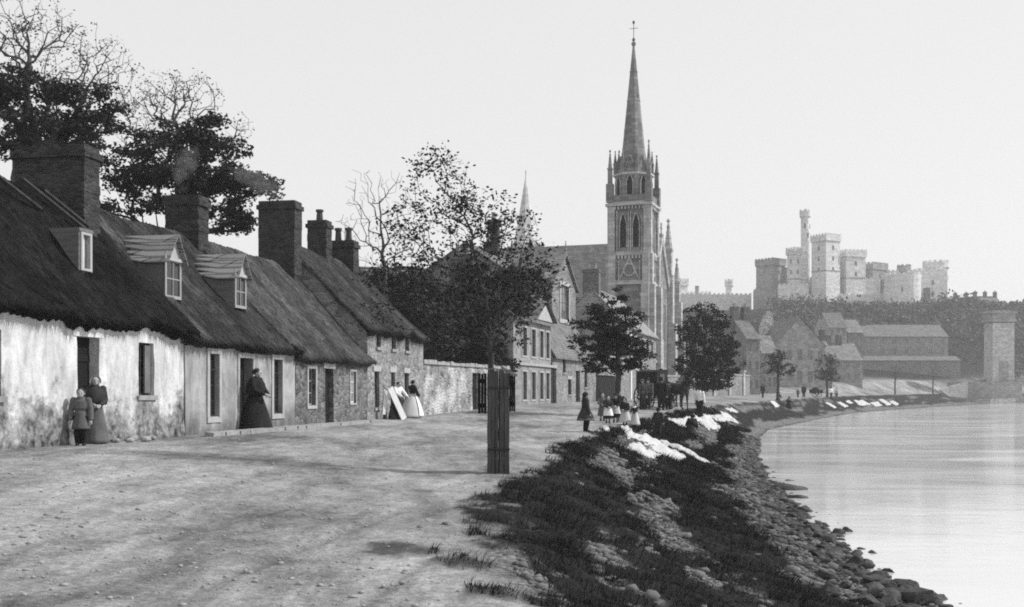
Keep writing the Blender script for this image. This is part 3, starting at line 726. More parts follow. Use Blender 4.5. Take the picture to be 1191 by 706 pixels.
def dormer(root, x, y0, z0, w, hw, ha, back):
    """small wooden dormer: front at y0, window from z0 up hw, gable apex ha above the window head, running 'back' into the roof"""
    b = MB(); x0, x1 = x - w / 2, x + w / 2; zt = z0 + hw
    b.add([(x0, y0, z0 - .3), (x0, y0, zt), (x0, y0 + back, zt), (x0, y0 + .2, z0 - .3)], [(0, 1, 2, 3)])
    b.add([(x1, y0, z0 - .3), (x1, y0, zt), (x1, y0 + back, zt), (x1, y0 + .2, z0 - .3)], [(3, 2, 1, 0)])
    o = b.build('dormer', M['cheek'], root)
    f = MB(); f.add([(x0 - .05, y0 - .02, zt), (x1 + .05, y0 - .02, zt), (x, y0 - .02, zt + ha)], [(0, 1, 2)]); f.box(x0 - .06, x1 + .06, y0 - .06, y0 - .01, zt - .05, zt + .03)
    f.build('gable_board', M['trim_pale'], o)
    wn = window(root, x0, x1, z0, zt, y0 - .02, (1, 1), sill=None, nm='dormer_window', fw=.075); wn.parent = o
    for pane in list(wn.children):      # keep to three levels: glass joins the dormer
        pane.parent = o
    e = .09; r = MB()
    for sg in (-1, 1):
        n = 5
        for k in range(n):      # lapped slates / boards
            qa, qb = k / n, (k + 1) / n + .06
            def P(q, lift): return (x + sg * (w / 2 + e) * (1 - q), zt - .13 + (ha + .16) * q + lift)
            (xa, za), (xc_, zc_) = P(qa, .035), P(min(qb, 1), .01)
            r.add([(xa, y0 - .16, za), (xa, y0 + back * .5, za), (xc_, y0 + back + .35, zc_), (xc_, y0 - .16, zc_),
                   (xa, y0 - .16, za - .03), (xa, y0 + back * .5, za - .03), (xc_, y0 + back + .35, zc_ - .03), (xc_, y0 - .16, zc_ - .03)],
                  [(0, 1, 2, 3), (7, 6, 5, 4), (0, 3, 7, 4), (1, 0, 4, 5), (3, 2, 6, 7), (2, 1, 5, 6)])
    ro = r.build('dormer_roof', M['slate_pale'], o)
    return o

# ------------------------------------------------------------------ the thatched row (front line x = -12.45 + .19 y)
U = Vector((.19, 1)).normalized(); ANG = math.atan2(U.y, U.x); SL = math.hypot(1, .19)
def front(Y): return Vector((-12.45 + .19 * Y, Y))
def pY(px): return 16185 / (842 - px)
GC = .56
def build_cottages():
    # 1: whitewashed
    Y0, Y1 = 11.5, 25.75; L = (Y1 - Y0) * SL; p = front(Y0)
    S = lambda px: (pY(px) - Y0) * SL
    r = thing('cottage', 'whitewashed cottage with flaking walls under sagging dark thatch, nearest on the left', 'cottage', (p.x, p.y, GC), ANG, 'row of thatched cottages')
    H, R = 2.42, 5.6
    ops = [(S(-22), S(1.2), .95, 2.1), (S(88), S(114), -.02, 2.1), (S(160), S(178), .95, 2.08)]
    house_walls(r, L, 6, H, R, ops, M['limewash'], 3, .045, .14)
    thatch(r, L, 6, H, R, M['thatch_dark'], .28, .16, -.2, .25, 11, [(11.9, .5, 1.7, .7, .42), (9.5, 1.5, 2.6, 1.0, .12), (7.5, 1.2, .5, 1.2, .12)], .2, 7000, .10)
    door(r, S(88), S(114), 0, 2.1, .2, 'wood_black', lintel='paint_white')
    window(r, *ops[2][:2], .95, 2.08, .12, (1, 2), 'wood_dark', sill='stone_step'); window(r, *ops[0][:2], .95, 2.1, .12, (1, 2), 'wood_dark')
    sh = MB()
    for k in range(3): sh.box(S(171) + k * .085, S(171) + k * .085 + .08, .06, .1, 1.0, 2.03)
    sh.build('shutter', M['smoked'], r)
    x = 11.9   # narrow window let into the thatch
    f = MB(); f.box(x - .22, x + .22, .9, 1.9, 3.46, 3.54); f.box(x - .26, x - .18, .88, 1.9, 3.54, 4.36); f.box(x + .18, x + .26, .88, 1.9, 3.54, 4.36); f.box(x - .26, x + .26, .86, 1.9, 4.36, 4.43)
    d = f.build('roof_window', M['cheek'], r); fz = MB(); fz.box(x - .2, x - .13, .85, .95, 3.55, 4.35); fz.box(x + .13, x + .2, .85, .95, 3.55, 4.35); fz.box(x - .129, x + .129, .85, .95, 3.55, 3.6); fz.box(x - .129, x + .129, .85, .95, 4.3, 4.35); fz.build('sash', M['trim_pale'], d); MB().box(x - .178, x + .178, .96, .98, 3.54, 4.36).build('pane', M['glass_curtain'], d)
    MB().box(x - .02, x + .02, .93, .955, 3.54, 4.36).build('glazing_bar', M['paint_white'], d)
    chimney(r, 14.0, 2.9, .62, 1.75, 4.6, 6.62, 'chimney_stone', 0, seed=2)
    pl = MB()
    for a, c in (((12.35, 2.65, 5.62), (13.15, 1.4, 4.42)), ((12.9, 2.5, 5.46), (13.45, 1.75, 4.72)), ((11.4, 2.7, 5.6), (11.9, 1.9, 4.86))): pl.tube([a, c], .05, 5)   # old boards pegged on the thatch below the ridge
    pl.build('thatch_pole', M['wood_dark'], r)
    # 2: harled, with two slate dormers
    Y0, Y1 = 25.8, 32.4; L = (Y1 - Y0) * SL; p = front(Y0); S2 = lambda px: (pY(px) - Y0) * SL
    r = thing('cottage', 'grey harled cottage with two slated dormers and pale window surrounds in the thatched row', 'cottage', (p.x, p.y, GC), ANG, 'row of thatched cottages')
    H, R = 2.2, 5.5
    w1 = (S2(242.5), S2(253.5), .42, 1.95); w2 = (S2(317), S2(327), .42, 1.92); dr = (S2(277.5), S2(293), -.02, 1.9)
    house_walls(r, L, 6, H, R, [w1, w2, dr], M['harl'], 7, .02, .2)
    thatch(r, L, 6, H, R, M['thatch_old'], .26, .15, -.1, .12, 23, [], .11, 3500, .045)
    thatch(r, .85, 6, H + .05, R + .05, M['thatch_grey'], .28, .14, -.2, 0, 24, [], 0, 500, .025); thatch(r, L + .1, 6, H + .05, R + .05, M['thatch_grey'], .28, .14, L - .75, .04, 25, [], 0, 500, .025)
    for w in (w1, w2): window(r, *w, .1, (1, 3), 'wood_dark', surround='trim_pale', sw=.13)
    door(r, dr[0], dr[1], 0, 1.9, .24, 'wood_black', surround='trim_pale')
    dormer(r, .85, .75, 3.25, .8, .95, .55, .95); dormer(r, 4.65, .75, 3.3, .72, .9, .55, .95)
    chimney(r, 6.0, 3.0, .62, 1.0, 4.7, 6.6, 'chimney_stone', seed=4)
    # 3: low rubble cottage
    Y0, Y1 = 32.42, 38.9; L = (Y1 - Y0) * SL; p = front(Y0); S3 = lambda px: (pY(px) - Y0) * SL
    r = thing('cottage', 'low dark rubble cottage with white framed little windows in the thatched row', 'cottage', (p.x, p.y, GC), ANG, 'row of thatched cottages')
    H, R = 2.02, 5.5
    w1 = (S3(357.5), S3(366), .62, 1.72); w2 = (S3(406.5), S3(413), .65, 1.7); dr = (S3(377.5), S3(387), -.02, 1.75)
    house_walls(r, L, 6, H, R, [w1, w2, dr], M['rubble_dark'], 9, .02, .2)
    thatch(r, L, 6, H, R, M['thatch_grey'], .26, .15, -.1, .15, 37, [], .12, 3500, .045)
    window(r, *w1, .1, (1, 2), 'frame_worn', surround='trim_pale', sw=.1); window(r, *w2, .06, (1, 2), 'paint_white', 'glass_curtain', surround='trim_pale', sw=.06)
    door(r, dr[0], dr[1], 0, 1.75, .16, 'wood_black', lintel='trim_pale')
    chimney(r, 6.15, 3.0, .66, 1.3, 4.4, 7.6, 'chimney_stone', seed=6, cap=.07)
    # 4: two storeys, thatch swept over the upper windows
    Y0, Y1 = 38.95, 46.2; L = (Y1 - Y0) * SL; p = front(Y0); S4 = lambda px: (pY(px) - Y0) * SL
    r = thing('cottage', 'two storey stone house under old thatch at the far end of the thatched row', 'cottage', (p.x, p.y, GC), ANG, 'row of thatched cottages')
    H, R = 3.1, 6.25
    lo = [(S4(a) - .1, S4(b) + .1, .45, 1.75) for a, b in ((436, 439.6), (455, 458), (471, 474))]
    up = [(S4(a) - .1, S4(b) + .1, 2.62, 3.12) for a, b in ((438.5, 441.5), (456, 459), (471.5, 474.5))]
    house_walls(r, L, 6, H, R, lo + up, M['rubble_warm'], 13, .02, .22)
    thatch(r, L, 6, H, R, M['thatch_old'], .25, .15, -.1, .1, 41, [(S4(440), .4, -.2, .6, .08), (S4(457), .4, -.2, .6, .16), (S4(473), .45, -.2, .6, .22)], .1, 3500, .05)
    for w in lo: window(r, *w, .1, (1, 2), 'wood_dark', lintel='trim_pale')
    for w in up: window(r, *w, .1, (1, 1), 'wood_dark', lintel=None)
    chimney(r, 3.9, 3.2, .6, .75, 5.0, 7.6, 'chimney_stone', 1, 'clay_dark', seed=8, poth=.45)
    chimney(r, 6.1, 3.0, .65, 1.05, 4.8, 7.1, 'chimney_stone', 2, 'clay_dark', seed=9, poth=.55)
build_cottages()

# ------------------------------------------------------------------ kerb stones and drain along the cottages
def kerbs():
    b = MB(); r = random.Random(4); Y = 25.5
    while Y < 37:
        l = r.uniform(.5, 1.2); p = front(Y) + Vector((U.y, -U.x)) * .75; q = front(Y + l * .95) + Vector((U.y, -U.x)) * (.75 + r.uniform(-.03, .03)); z = g(p.x, p.y)
        n = Vector((U.y, -U.x)) * .11
        b.add([(p.x - n.x, p.y - n.y, z - .1), (p.x + n.x, p.y + n.y, z - .1), (q.x + n.x, q.y + n.y, z - .1), (q.x - n.x, q.y - n.y, z - .1),
               (p.x - n.x, p.y - n.y, z + .1), (p.x + n.x, p.y + n.y, z + .08), (q.x + n.x, q.y + n.y, z + .08), (q.x - n.x, q.y - n.y, z + .1)],
              [(3, 2, 1, 0), (4, 5, 6, 7), (0, 1, 5, 4), (1, 2, 6, 5), (2, 3, 7, 6), (3, 0, 4, 7)])
        Y += l
    tag(b.build('kerb', M['stone_step']), kind='structure')
kerbs()
def rubble_heap():
    p = front(pY(140)) + Vector((U.y, -U.x)) * .35; t = thing('rubble_heap', 'little heap of pale stones and plaster fallen at the foot of the white wall', 'rubble', (p.x, p.y, g(p.x, p.y)))
    r = random.Random(3)
    for k in range(9):
        b = MB(); b.ball((r.uniform(-.22, .22), r.uniform(-.7, .7), .05), (r.uniform(.05, .12), r.uniform(.06, .15), r.uniform(.04, .08)), 7, 5); b.build('stone', M['stone_step'], t)
rubble_heap()

# ------------------------------------------------------------------ garden wall
def garden_wall():
    a, b_ = Vector((-3.72, 46.5)), Vector((-.15, 58.5)); d = b_ - a; L = d.length; an = math.atan2(d.y, d.x); z0 = .72
    r = thing('garden_wall', 'limed rubble garden wall with rough pale coping between the thatched row and the bay house', 'wall', (a.x, a.y, z0), an)
    def s(px):      # distance along the wall for an image column
        k = (px - CX) / F; return (k * a.y - a.x) / (d.x - k * d.y) * L
    op = (s(549), s(557), -.02, 1.75)
    b = MB(); front_wall(b, L, 2.02, [op], .04, 21, .25, .45); b.add([(0, .45, -.3), (L, .45, -.3), (L, .45, 2.02), (0, .45, 2.02)], [(0, 1, 2, 3)]); b.build('wall', M['rubble_limed'], r)
    c = MB(); rr = random.Random(5); x = 0
    while x < L - .1:
        l = min(rr.uniform(.35, .7), L - x); c.box(x, x + l - .015, -.07 - rr.uniform(0, .03), .5, 2.022, 2.14 + rr.uniform(0, .08), .03); x += l
    c.build('coping', M['stone_step'], r)
    door(r, op[0], op[1], 0, 1.75, .15, 'wood_black', 'gate')
garden_wall()

# ------------------------------------------------------------------ street houses up to the church (front line x = -16.88 + .2825 y)
SL2 = math.hypot(1, .2825); A2 = math.atan2(1, .2825)
def front2(Y, d=0):
    n = Vector((-1, .2825)).normalized() * d; return Vector((-16.88 + .2825 * Y + n.x, Y + n.y))
def qY(px, d=0): return 1300 * (16.88 + d * SL2) / (962.7 - px)
def wnear(p): return p
def build_street():
    # bay house
    Y0 = 60; p = front2(Y0); S = lambda px: (qY(px) - Y0) * SL2; L = S(640.5)
    r = thing('house', 'two storey stone house with two rows of four close set pale framed windows', 'house', (p.x, p.y, .84), A2, 'street houses before the church')
    H, R, D = 4.85, 6.9, 6
    cols = [(607.5, 612.5), (617.8, 622.6), (627.5, 631.6), (634.8, 638.6)]
    up = [(S(a), S(b), 2.75, 4.3) for a, b in cols]; lo = [(S(a), S(b), .3, 1.85) for a, b in cols]
    house_walls(r, L, D, H, R, up + lo, M['ashlar_house'], 15, .008, .3)
    for w in up + lo: window(r, *w, .1, (0, 1), 'wood_dark', 'glass_grey', surround='trim_pale', sw=.1)
    pitched(r, L, D, H, R, M['slate'], .25)
    MB().box(-.05, L + .05, -.12, .0, 2.2, 2.34).build('string_course', M['trim_pale'], r)
    f = MB(); f.prism([(L * .52, H + .08), (L + .05, H + .08), (L * .78, H + 1.15)], -.1, .1); q = f.build('pediment', M['trim_pale'], r)
    e = MB(); 
    for sg in (-1, 1):
        e.add([(L * .78, -.3, H + 1.3), (L * .78 + sg * L * .29, -.3, H + .05), (L * .78 + sg * L * .29, 1.0, H + .05), (L * .78, 2.2, H + 1.3)], [(0, 1, 2, 3)])
    e.build('bay_roof', M['slate'], r)
    chimney(r, .5, 3, .7, 1.3, 5.5, 8.2, 'chimney_pale', 2, seed=12)
    # low house with great slate roof
    Y0 = 68.55; p = front2(Y0); S = lambda px: (qY(px) - Y0) * SL2; L = S(691)
    r = thing('house', 'low stone house with a steep slate roof and narrow doors beside the bay house', 'house', (p.x, p.y, .88), A2, 'street houses before the church')
    H, R, D = 3.15, 7.4, 5.6
    dr = (S(642.2), S(647), -.02, 2.15); ops = [dr, (S(654.5), S(658), 1.9, 2.9), (S(660.5), S(664.5), .5, 1.5), (S(669.5), S(674.5), -.02, 2.1), (S(679.5), S(683), 1.0, 2.6)]
    house_walls(r, L, D, H, R, ops, M['rubble_warm'], 17, .015, .3)
    door(r, *dr, .16, 'wood_black', lintel='trim_pale'); door(r, *ops[3], .16, 'wood_black')
    for w in (ops[1], ops[2], ops[4]): window(r, *w, .1, (1, 1), 'wood_dark', lintel='trim_pale')
    pitched(r, L, D, H, R, M['slate'], .25)
    chimney(r, L - .5, D / 2, .7, 1.3, 6, 8.9, 'chimney_pale', 2, seed=14)
    # tall gabled house behind
    dd = 1.7; Y0 = 66.5; p = front2(Y0, dd); S = lambda px: (qY(px, dd) - p.y) * SL2
    r = thing('house', 'tall stone house with a tall pale framed gable window rising behind the bay house', 'house', (p.x, p.y, .88), A2, 'street houses before the church')
    L, D, H, R = 13.2, 6.6, 7.6, 9.7; gw = (S(645.6), S(655.5), 5.7, 8.05)
    house_walls(r, L, D, H, R, [], M['rubble'], 19, .015, .4); pitched(r, L, D, H, R, M['slate'], .2)
    ga, gb, apx = S(636), S(664), 10.1
    gm = (ga + gb) / 2
    b = MB(); front_wall(b, gb - ga, 8.25, [gw], .01, 22, .3, .3, 5, -.35, ga); b.prism([(ga, 8.25), (gb, 8.25), (gm, apx)], -.35, 3); b.add([(ga, -.35, 5), (ga, .2, 5), (ga, .2, 8.25), (ga, -.35, 8.25)], [(0, 1, 2, 3)]); b.add([(gb, -.35, 5), (gb, .2, 5), (gb, .2, 8.25), (gb, -.35, 8.25)], [(3, 2, 1, 0)])
    gbl = b.build('front_gable', M['rubble'], r)
    w = window(r, *gw, -.25, (1, 3), 'wood_dark', 'glass_grey', sill=None)
    s = MB(); x0, x1, z0, z1 = gw
    for q in ((x0 - .22, x0 - .002, z0, z1), (x1 + .002, x1 + .22, z0, z1), (x0 - .25, x1 + .25, z1 + .002, z1 + .25), (x0 - .25, x1 + .25, z0 - .3, z0 - .002)): s.box(q[0], q[1], -.41, -.3, q[2], q[3])
    s.build('window_surround', M['trim_pale'], r)
    gr = MB()
    for sg, xx in ((-1, ga - .3), (1, gb + .3)):
        gr.add([(gm, -.55, apx + .22), (xx, -.55, 8.0), (xx, 3.4, 8.0), (gm, 4.2, apx + .22), (gm, -.55, apx + .06), (xx, -.55, 7.84), (xx, 3.4, 7.84), (gm, 4.2, apx + .06)], [(0, 1, 2, 3), (7, 6, 5, 4), (0, 4, 5, 1), (1, 5, 6, 2)])
    gr.build('gable_roof', M['slate'], r)
    MB().lathe([(.09, 0), (.06, .2), (.12, .3), (.05, .4), (.03, .9)], 8, (gm, -.45, apx + .15)).build('finial', M['ashlar_house'], r)
    chimney(r, 6.2, D / 2, .5, .7, 9, 12.0, 'chimney_stone', 1, seed=15)
    # yard wall with wide dark gate
    a = front2(80.6); b_ = front2(95.5); d = b_ - a; L = d.length
    r = thing('yard_wall', 'rough stone yard wall with a wide dark boarded gate behind the girls', 'wall', (a.x, a.y, .9), A2)
    S = lambda px: (qY(px) - 80.6) * SL2
    op = (S(693), S(716), -.02, 1.9)
    b = MB(); front_wall(b, L, 3.3, [op], .03, 25, .3, .4); b.add([(0, .4, -.3), (L, .4, -.3), (L, .4, 3.3), (0, .4, 3.3)], [(0, 1, 2, 3)]); b.build('wall', M['rubble_warm'], r)
    c = MB(); c.box(-.02, L + .02, -.06, .46, 3.302, 3.45); c.build('coping', M['stone_step'], r)
    w = (op[1] - op[0]) / 2
    for k in range(2):
        gt = MB()
        for j in range(9): gt.box(op[0] + k * w + j * w / 9 + .01, op[0] + k * w + (j + 1) * w / 9 - .01, .12, .17, .05, 1.85)
        gt.build('gate_leaf', M['wood_black'], r)
    # gabled house beside the tower
    Y0 = 95.7; p = front2(Y0); S = lambda px: (qY(px) - Y0) * SL2; L = S(763)
    r = thing('house', 'pale cornered gabled house with small upper windows at the foot of the church tower', 'house', (p.x, p.y, .95), A2, 'street houses before the church')
    H, R, D = 6.1, 9.6, 7
    ops = [(S(a), S(b), z0, z0 + 1.5) for z0 in (3.9, 1.0) for a, b in ((739.5, 742), (746, 748.6), (752, 754.4), (757.4, 759.6))]
    house_walls(r, L, D, H, R, ops, M['rubble_warm'], 27, .01, .35)
    for w in ops: window(r, *w, .1, (1, 1), 'wood_dark', 'glass_grey', lintel='trim_pale')
    pitched(r, L, D, H, R, M['slate_pale'], .3)
    MB().box(-.03, .55, -.04, .3, -.3, H - .02).build('quoin', M['paint_white'], r)
    chimney(r, .5, D / 2, .8, 1.4, 8.6, 11.2, 'chimney_pale', 2, seed=16)
    # another plain house behind the trees of the garden wall: dark gable end seen through the branches
    p = Vector((-8.9, 66)); r = thing('house', 'slate roofed house half hidden by the trees behind the garden wall', 'house', (p.x, p.y, .9), .25, 'street houses before the church')
    house_walls(r, 9, 7, 5.0, 8.3, [(2, 3, 3.2, 4.5), (5.5, 6.5, 3.2, 4.5)], M['rubble'], 29, .015, .4); pitched(r, 9, 7, 5, 8.3, M['slate'], .25)
    for a in (2, 5.5): window(r, a, a + 1, 3.2, 4.5, .1, (1, 2), 'paint_white', lintel='trim_pale')
    chimney(r, 8.5, 3.5, .45, .5, 7.5, 10.2, 'chimney_stone', 1, seed=17)
build_street()
# ------------------------------------------------------------------ church: tower and spire, nave behind
def lancet(root, x, z0, w, h, y, face, nm='window', deep='dark_inside'):
    """pointed window on a face; face(px, pz, off) -> local point; an arched moulding round a dark louvred opening"""
    n = 7; arc = [(-w / 2, z0), (-w / 2, z0 + h * .68)] + [(-w / 2 + w / 2 * k / n, z0 + h * (.68 + .32 * math.sin(math.pi / 2 * k / n))) for k in range(1, n + 1)]
    arc = arc + [(-a, b) for a, b in arc[-2::-1]]
    b = MB(); m = len(arc); e = 1 + .42 * .35 / w
    out = [(a * e, z0 - .05 + (c - z0) * (1 + .12 * e / h + .02)) for a, c in arc]
    V = [face(x + a, c, .10) for a, c in arc] + [face(x + a, c, .12) for a, c in out] + [face(x + a, c, -.02) for a, c in out] + [face(x + a, c, -.03) for a, c in arc]
    fa = []
    for i in range(m - 1):
        for q in range(3): fa.append((q * m + i, q * m + i + 1, (q + 1) * m + i + 1, (q + 1) * m + i))
        fa.append((i, i + 3 * m, i + 1 + 3 * m, i + 1))
    b.add(V, fa); o = b.build(nm, M['ashlar_pale'], root)
    g_ = MB(); g_.add([face(x + a, c, .015) for a, c in arc], [tuple(range(m))]); g_.build('pane', M[deep], o)
    return o
def pinnacle(mb, x, y, z, h, w):
    mb.box(x - w / 2, x + w / 2, y - w / 2, y + w / 2, z, z + h * .42)
    mb.box(x - w * .62, x + w * .62, y - w * .62, y + w * .62, z + h * .42, z + h * .46)
    mb.lathe([(w * .55, h * .46), (w * .10, h * .93), (w * .26, h * .94), (w * .26, h * .97), (.01, h)], 6, (x, y, z))
    for k in range(4): mb.ball((x, y, z + h * (.55 + .1 * k)), w * (.50 - .08 * k), 6, 4)
def build_church():
    Y = 118; X = (737 - CX) / F * Y; gd = .95
    r = thing('church', 'gothic stone church with a tall octagonal spire rising over the street', 'church', (X, Y, gd), math.radians(-18.8))
    z = lambda py, yy=118: EYE + (HY - py) / F * yy - gd
    W = 2.05; st = 'ashlar_church'
    zb, zs1, zs2, zc, zo, zp = -.4, z(331), z(298), z(240), z(205), z(178)
    b = MB(); b.box(-W, W, -W, W, zb, zs2); b.box(-W + .12, W - .12, -W + .12, W - .12, zs2, zc); b.build('tower', M[st], r)
    for zz, e in ((zs1, .22), (zs2, .2), (zc - .1, .42), (z(420), .2)):
        c = MB(); c.box(-W - e, W + e, -W - e, W + e, zz - .16, zz + .1); c.box(-W - e * .5, W + e * .5, -W - e * .5, W + e * .5, zz + .1, zz + .28); c.build('string_course', M['ashlar_pale'], r)
    # small corbels under the cornices, shafts between and beside the belfry openings
    for zz, e, n_ in ((zc - .62, .2, 11), (zs2 - .48, .1, 11)):
        dn = MB()
        for k in range(n_):
            a = -W + (k + .5) * 2 * W / n_
            dn.box(a - .09, a + .09, -W - e - .1, -W + .1, zz, zz + .3); dn.box(W - .1, W + e + .1, a - .09, a + .09, zz, zz + .3)
        dn.build('corbel_table', M['ashlar_pale'], r)
    dn = MB()
    for a in (-1.34, -.12, .12, 1.34):
        dn.tube([(a, -W + .02, zs2 + .3), (a, -W + .02, zc - .7)], .07, 6); dn.tube([(W - .02, a, zs2 + .3), (W - .02, a, zc - .7)], .07, 6)
    dn.build('belfry_shaft', M['ashlar_pale'], r); dn = MB()
    for k in range(14):
        zz = .6 + k * (zs1 - 1.2) / 14; l = .95 if k % 2 else .7
        for sx in (-1, 1): dn.box(min(sx * W, sx * (W - l)), max(sx * W, sx * (W - l)), -W - .13, -W + .1, zz, zz + .34)
    dn.build('quoin', M['ashlar_pale'], r)
    q = MB()       # clasping corner buttresses, stepped
    for sx in (-1, 1):
        for sy in (-1, 1):
            for (za, zb_, ww, pr) in ((zb, zs1 - .2, .7, .62), (zs1 - .2, zs2, .62, .42), (zs2, zc - .3, .52, .26)):
                x0 = sx * W; y0 = sy * W
                q.box(min(x0 + sx * pr, x0 - sx * ww), max(x0 + sx * pr, x0 - sx * ww), min(y0 + sy * .10, y0 - sy * ww), max(y0 + sy * .10, y0 - sy * ww), za, zb_)
                q.box(min(x0 + sx * .11, x0 - sx * ww), max(x0 + sx * .11, x0 - sx * ww), min(y0 + sy * pr, y0 - sy * ww), max(y0 + sy * pr, y0 - sy * ww), za, zb_ - .004)
    q.build('buttress', M['ashlar_pale'], r)
    fs = {'s': lambda a, b_, off: (a, -W - off, b_), 'e': lambda a, b_, off: (W + off, a, b_)}
    fu = {'s': lambda a, b_, off: (a, -W + .12 - off, b_), 'e': lambda a, b_, off: (W - .12 + off, a, b_)}
    for k in ('s', 'e'):
        for x in (-.68, .68):
            lancet(r, x, z(290), .66, z(252) - z(290), 0, fu[k], 'belfry_window')
        gb = MB(); zz0, zz1 = zs1 + .4, zs2 - .3       # blind gablet with rosette
        P = fs[k]
        for sg in (-1, 1):
            gb.tube([P(sg * 1.0, zz0, .06), P(0, zz1 - .1, .06)], .09, 6); gb.tube([P(sg * 1.12, zs1 + .25, .06), P(sg * 1.12, zz0 + 1.9, .06)], .08, 6)
        gb.tube([P(.62 * math.cos(t * math.pi / 8), zz0 + .95 + .62 * math.sin(t * math.pi / 8), .05) for t in range(17)], .09, 6); gb.build('gablet', M['ashlar_pale'], r)
        ds = MB(); ds.add([P(.55 * math.cos(t * math.pi / 8), zz0 + .95 + .55 * math.sin(t * math.pi / 8), .03) for t in range(16)], [tuple(range(16))]); ds.build('rosette', M['smoked'], r)
    pa = MB()         # parapet and corner pinnacles
    for sx in (-1, 1):
        pa.box(-W, W, sx * W - .12, sx * W + .12, zc + .16, zc + .9); pa.box(sx * W - .12, sx * W + .12, -W + .13, W - .13, zc + .16, zc + .9)
    pa.build('parapet', M['ashlar_church'], r)
    for sx in (-1, 1):
        for sy in (-1, 1):
            pn = MB(); pn.box(sx * W - .36, sx * W + .36, sy * W - .36, sy * W + .36, zc + .17, zc + 2.1); pinnacle(pn, sx * W, sy * W, zc + 2.1, 3.6 if sx * sy > 0 else 4.4, .42); pn.build('pinnacle', M['ashlar_church'], r)
    # octagon stage
    R8 = 1.98
    o = MB(); o.lathe([(R8 * 1.22, zc + .2), (R8 * 1.12, zc + .55), (R8, zc + .85), (R8, zo)], 8, rot=math.pi / 8); oc = o.build('octagon', M[st], r)
    ob = MB(); ob.lathe([(R8 * 1.0, zo - .2), (R8 * 1.12, zo - .1), (R8 * 1.12, zo + .1), (R8, zo + .15)], 8, rot=math.pi / 8); ob.build('octagon_cornice', M['ashlar_pale'], r)
    for k in range(8):
        an = math.pi / 4 * k - math.pi / 2; ca, sa = math.cos(an), math.sin(an); ap = R8 * math.cos(math.pi / 8)
        fc = lambda a, b_, off, ca=ca, sa=sa, ap=ap: ((ap + off) * ca - a * sa, (ap + off) * sa + a * ca, b_)
        lancet(r, 0, zc + .95, .6, zo - zc - 1.15, 0, fc, 'lantern_window')
        g2 = MB(); zt = zo + 1.9
        for sg in (-1, 1): g2.tube([fc(sg * .7, zo + .1, .0), fc(0, zt, -.15)], .1, 5)
        g2.add([fc(-.66, zo + .1, -.06), fc(.66, zo + .1, -.06), fc(0, zt - .1, -.2)], [(0, 1, 2)]); g2.build('gablet', M[st], r)
        a2 = an + math.pi / 8; p2 = MB(); pinnacle(p2, R8 * .99 * math.cos(a2), R8 * .99 * math.sin(a2), zo + .1, zp - zo + .1, .34); p2.build('pinnacle', M[st], r)
    s = MB(); tip = z(52); s.lathe([(1.72, zo + .1), (1.20, zp + .3), (.10, tip)], 8, rot=math.pi / 8)
    s.lathe([(.1, tip - .2), (.24, tip), (.24, tip + .2), (.08, tip + .3), (.2, tip + .55), (.05, tip + .75)], 8); s.build('spire', M[st], r)
    for k in range(3):
        rb = MB(); zz = zp + (tip - zp) * (.2 + .27 * k); rr = 1.2 + (.1 - 1.2) * (zz - zp) / (tip - zp); rb.lathe([(rr + .03, zz), (rr + .05, zz + .12), (rr, zz + .2)], 8, rot=math.pi / 8); rb.build('spire_band', M[st], r)
    v = MB(); v.tube([(0, 0, tip + .7), (0, 0, z(24))], .035, 5); v.tube([(-.45, 0, z(33)), (.45, 0, z(33))], .03, 5); v.ball((0, 0, z(26)), (.14, .14, .2), 6, 4); v.build('cross', M['iron'], r)
    # nave
    hw, yc, zr, ze, Ln = 4.5, 6.3, z(285, 125.5), 11.2, 17
    n = MB(); n.prism([(yc - hw, zb), (yc + hw, zb), (yc + hw, ze), (yc, zr - .1), (yc - hw, ze)], -Ln, W - .4, 'x'); n.build('nave', M[st], r)
    nr = MB()
    for sg in (-1, 1):
        nr.add([(-Ln - .2, yc, zr + .12), (W - .5, yc, zr + .12), (W - .5, yc + sg * (hw + .3), ze - .35), (-Ln - .2, yc + sg * (hw + .3), ze - .35),
                (-Ln - .2, yc, zr - .06), (W - .5, yc, zr - .06), (W - .5, yc + sg * (hw + .3), ze - .53), (-Ln - .2, yc + sg * (hw + .3), ze - .53)],
               [(0, 1, 2, 3), (7, 6, 5, 4), (2, 3, 7, 6), (0, 3, 7, 4), (1, 2, 6, 5)])
    nr.build('nave_roof', M['slate_church'], r)
    tr = MB(); tr.box(-Ln - 4, -W - .2, -W + .6, yc - hw, zb, 8.2); tr.build('aisle', M[st], r)
    tr = MB(); tr.add([(-Ln - 4.2, -W + .3, 8.1), (-W - .1, -W + .3, 8.1), (-W - .1, yc - hw + .2, 10.8), (-Ln - 4.2, yc - hw + .2, 10.8)], [(0, 1, 2, 3)]); tr.build('aisle_roof', M['slate_church'], r)
    cp = MB()          # gable coping with cross finial
    for sg in (-1, 1): cp.tube([(W - .35, yc + sg * (hw + .3), ze + .1), (W - .35, yc, zr + .5)], .28, 5)
    cp.tube([(W - .35, yc, zr + .4), (W - .35, yc, zr + 2.2)], .1, 5); cp.tube([(W - .35, yc - .4, zr + 1.6), (W - .35, yc + .4, zr + 1.6)], .1, 5); cp.ball((W - .35, yc, zr + .8), .3, 6, 4)
    cp.build('gable_coping', M['ashlar_pale'], r)
    ai = MB(); ai.box(-Ln, W - .6, yc + hw, yc + hw + 5.4, zb, 9.4); ai.build('aisle', M[st], r)
    ar = MB(); ar.add([(-Ln, yc + hw, 12.4), (W - .5, yc + hw, 12.4), (W - .5, yc + hw + 5.7, 9.2), (-Ln, yc + hw + 5.7, 9.2)], [(0, 1, 2, 3)]); ar.build('aisle_roof', M['slate_church'], r)
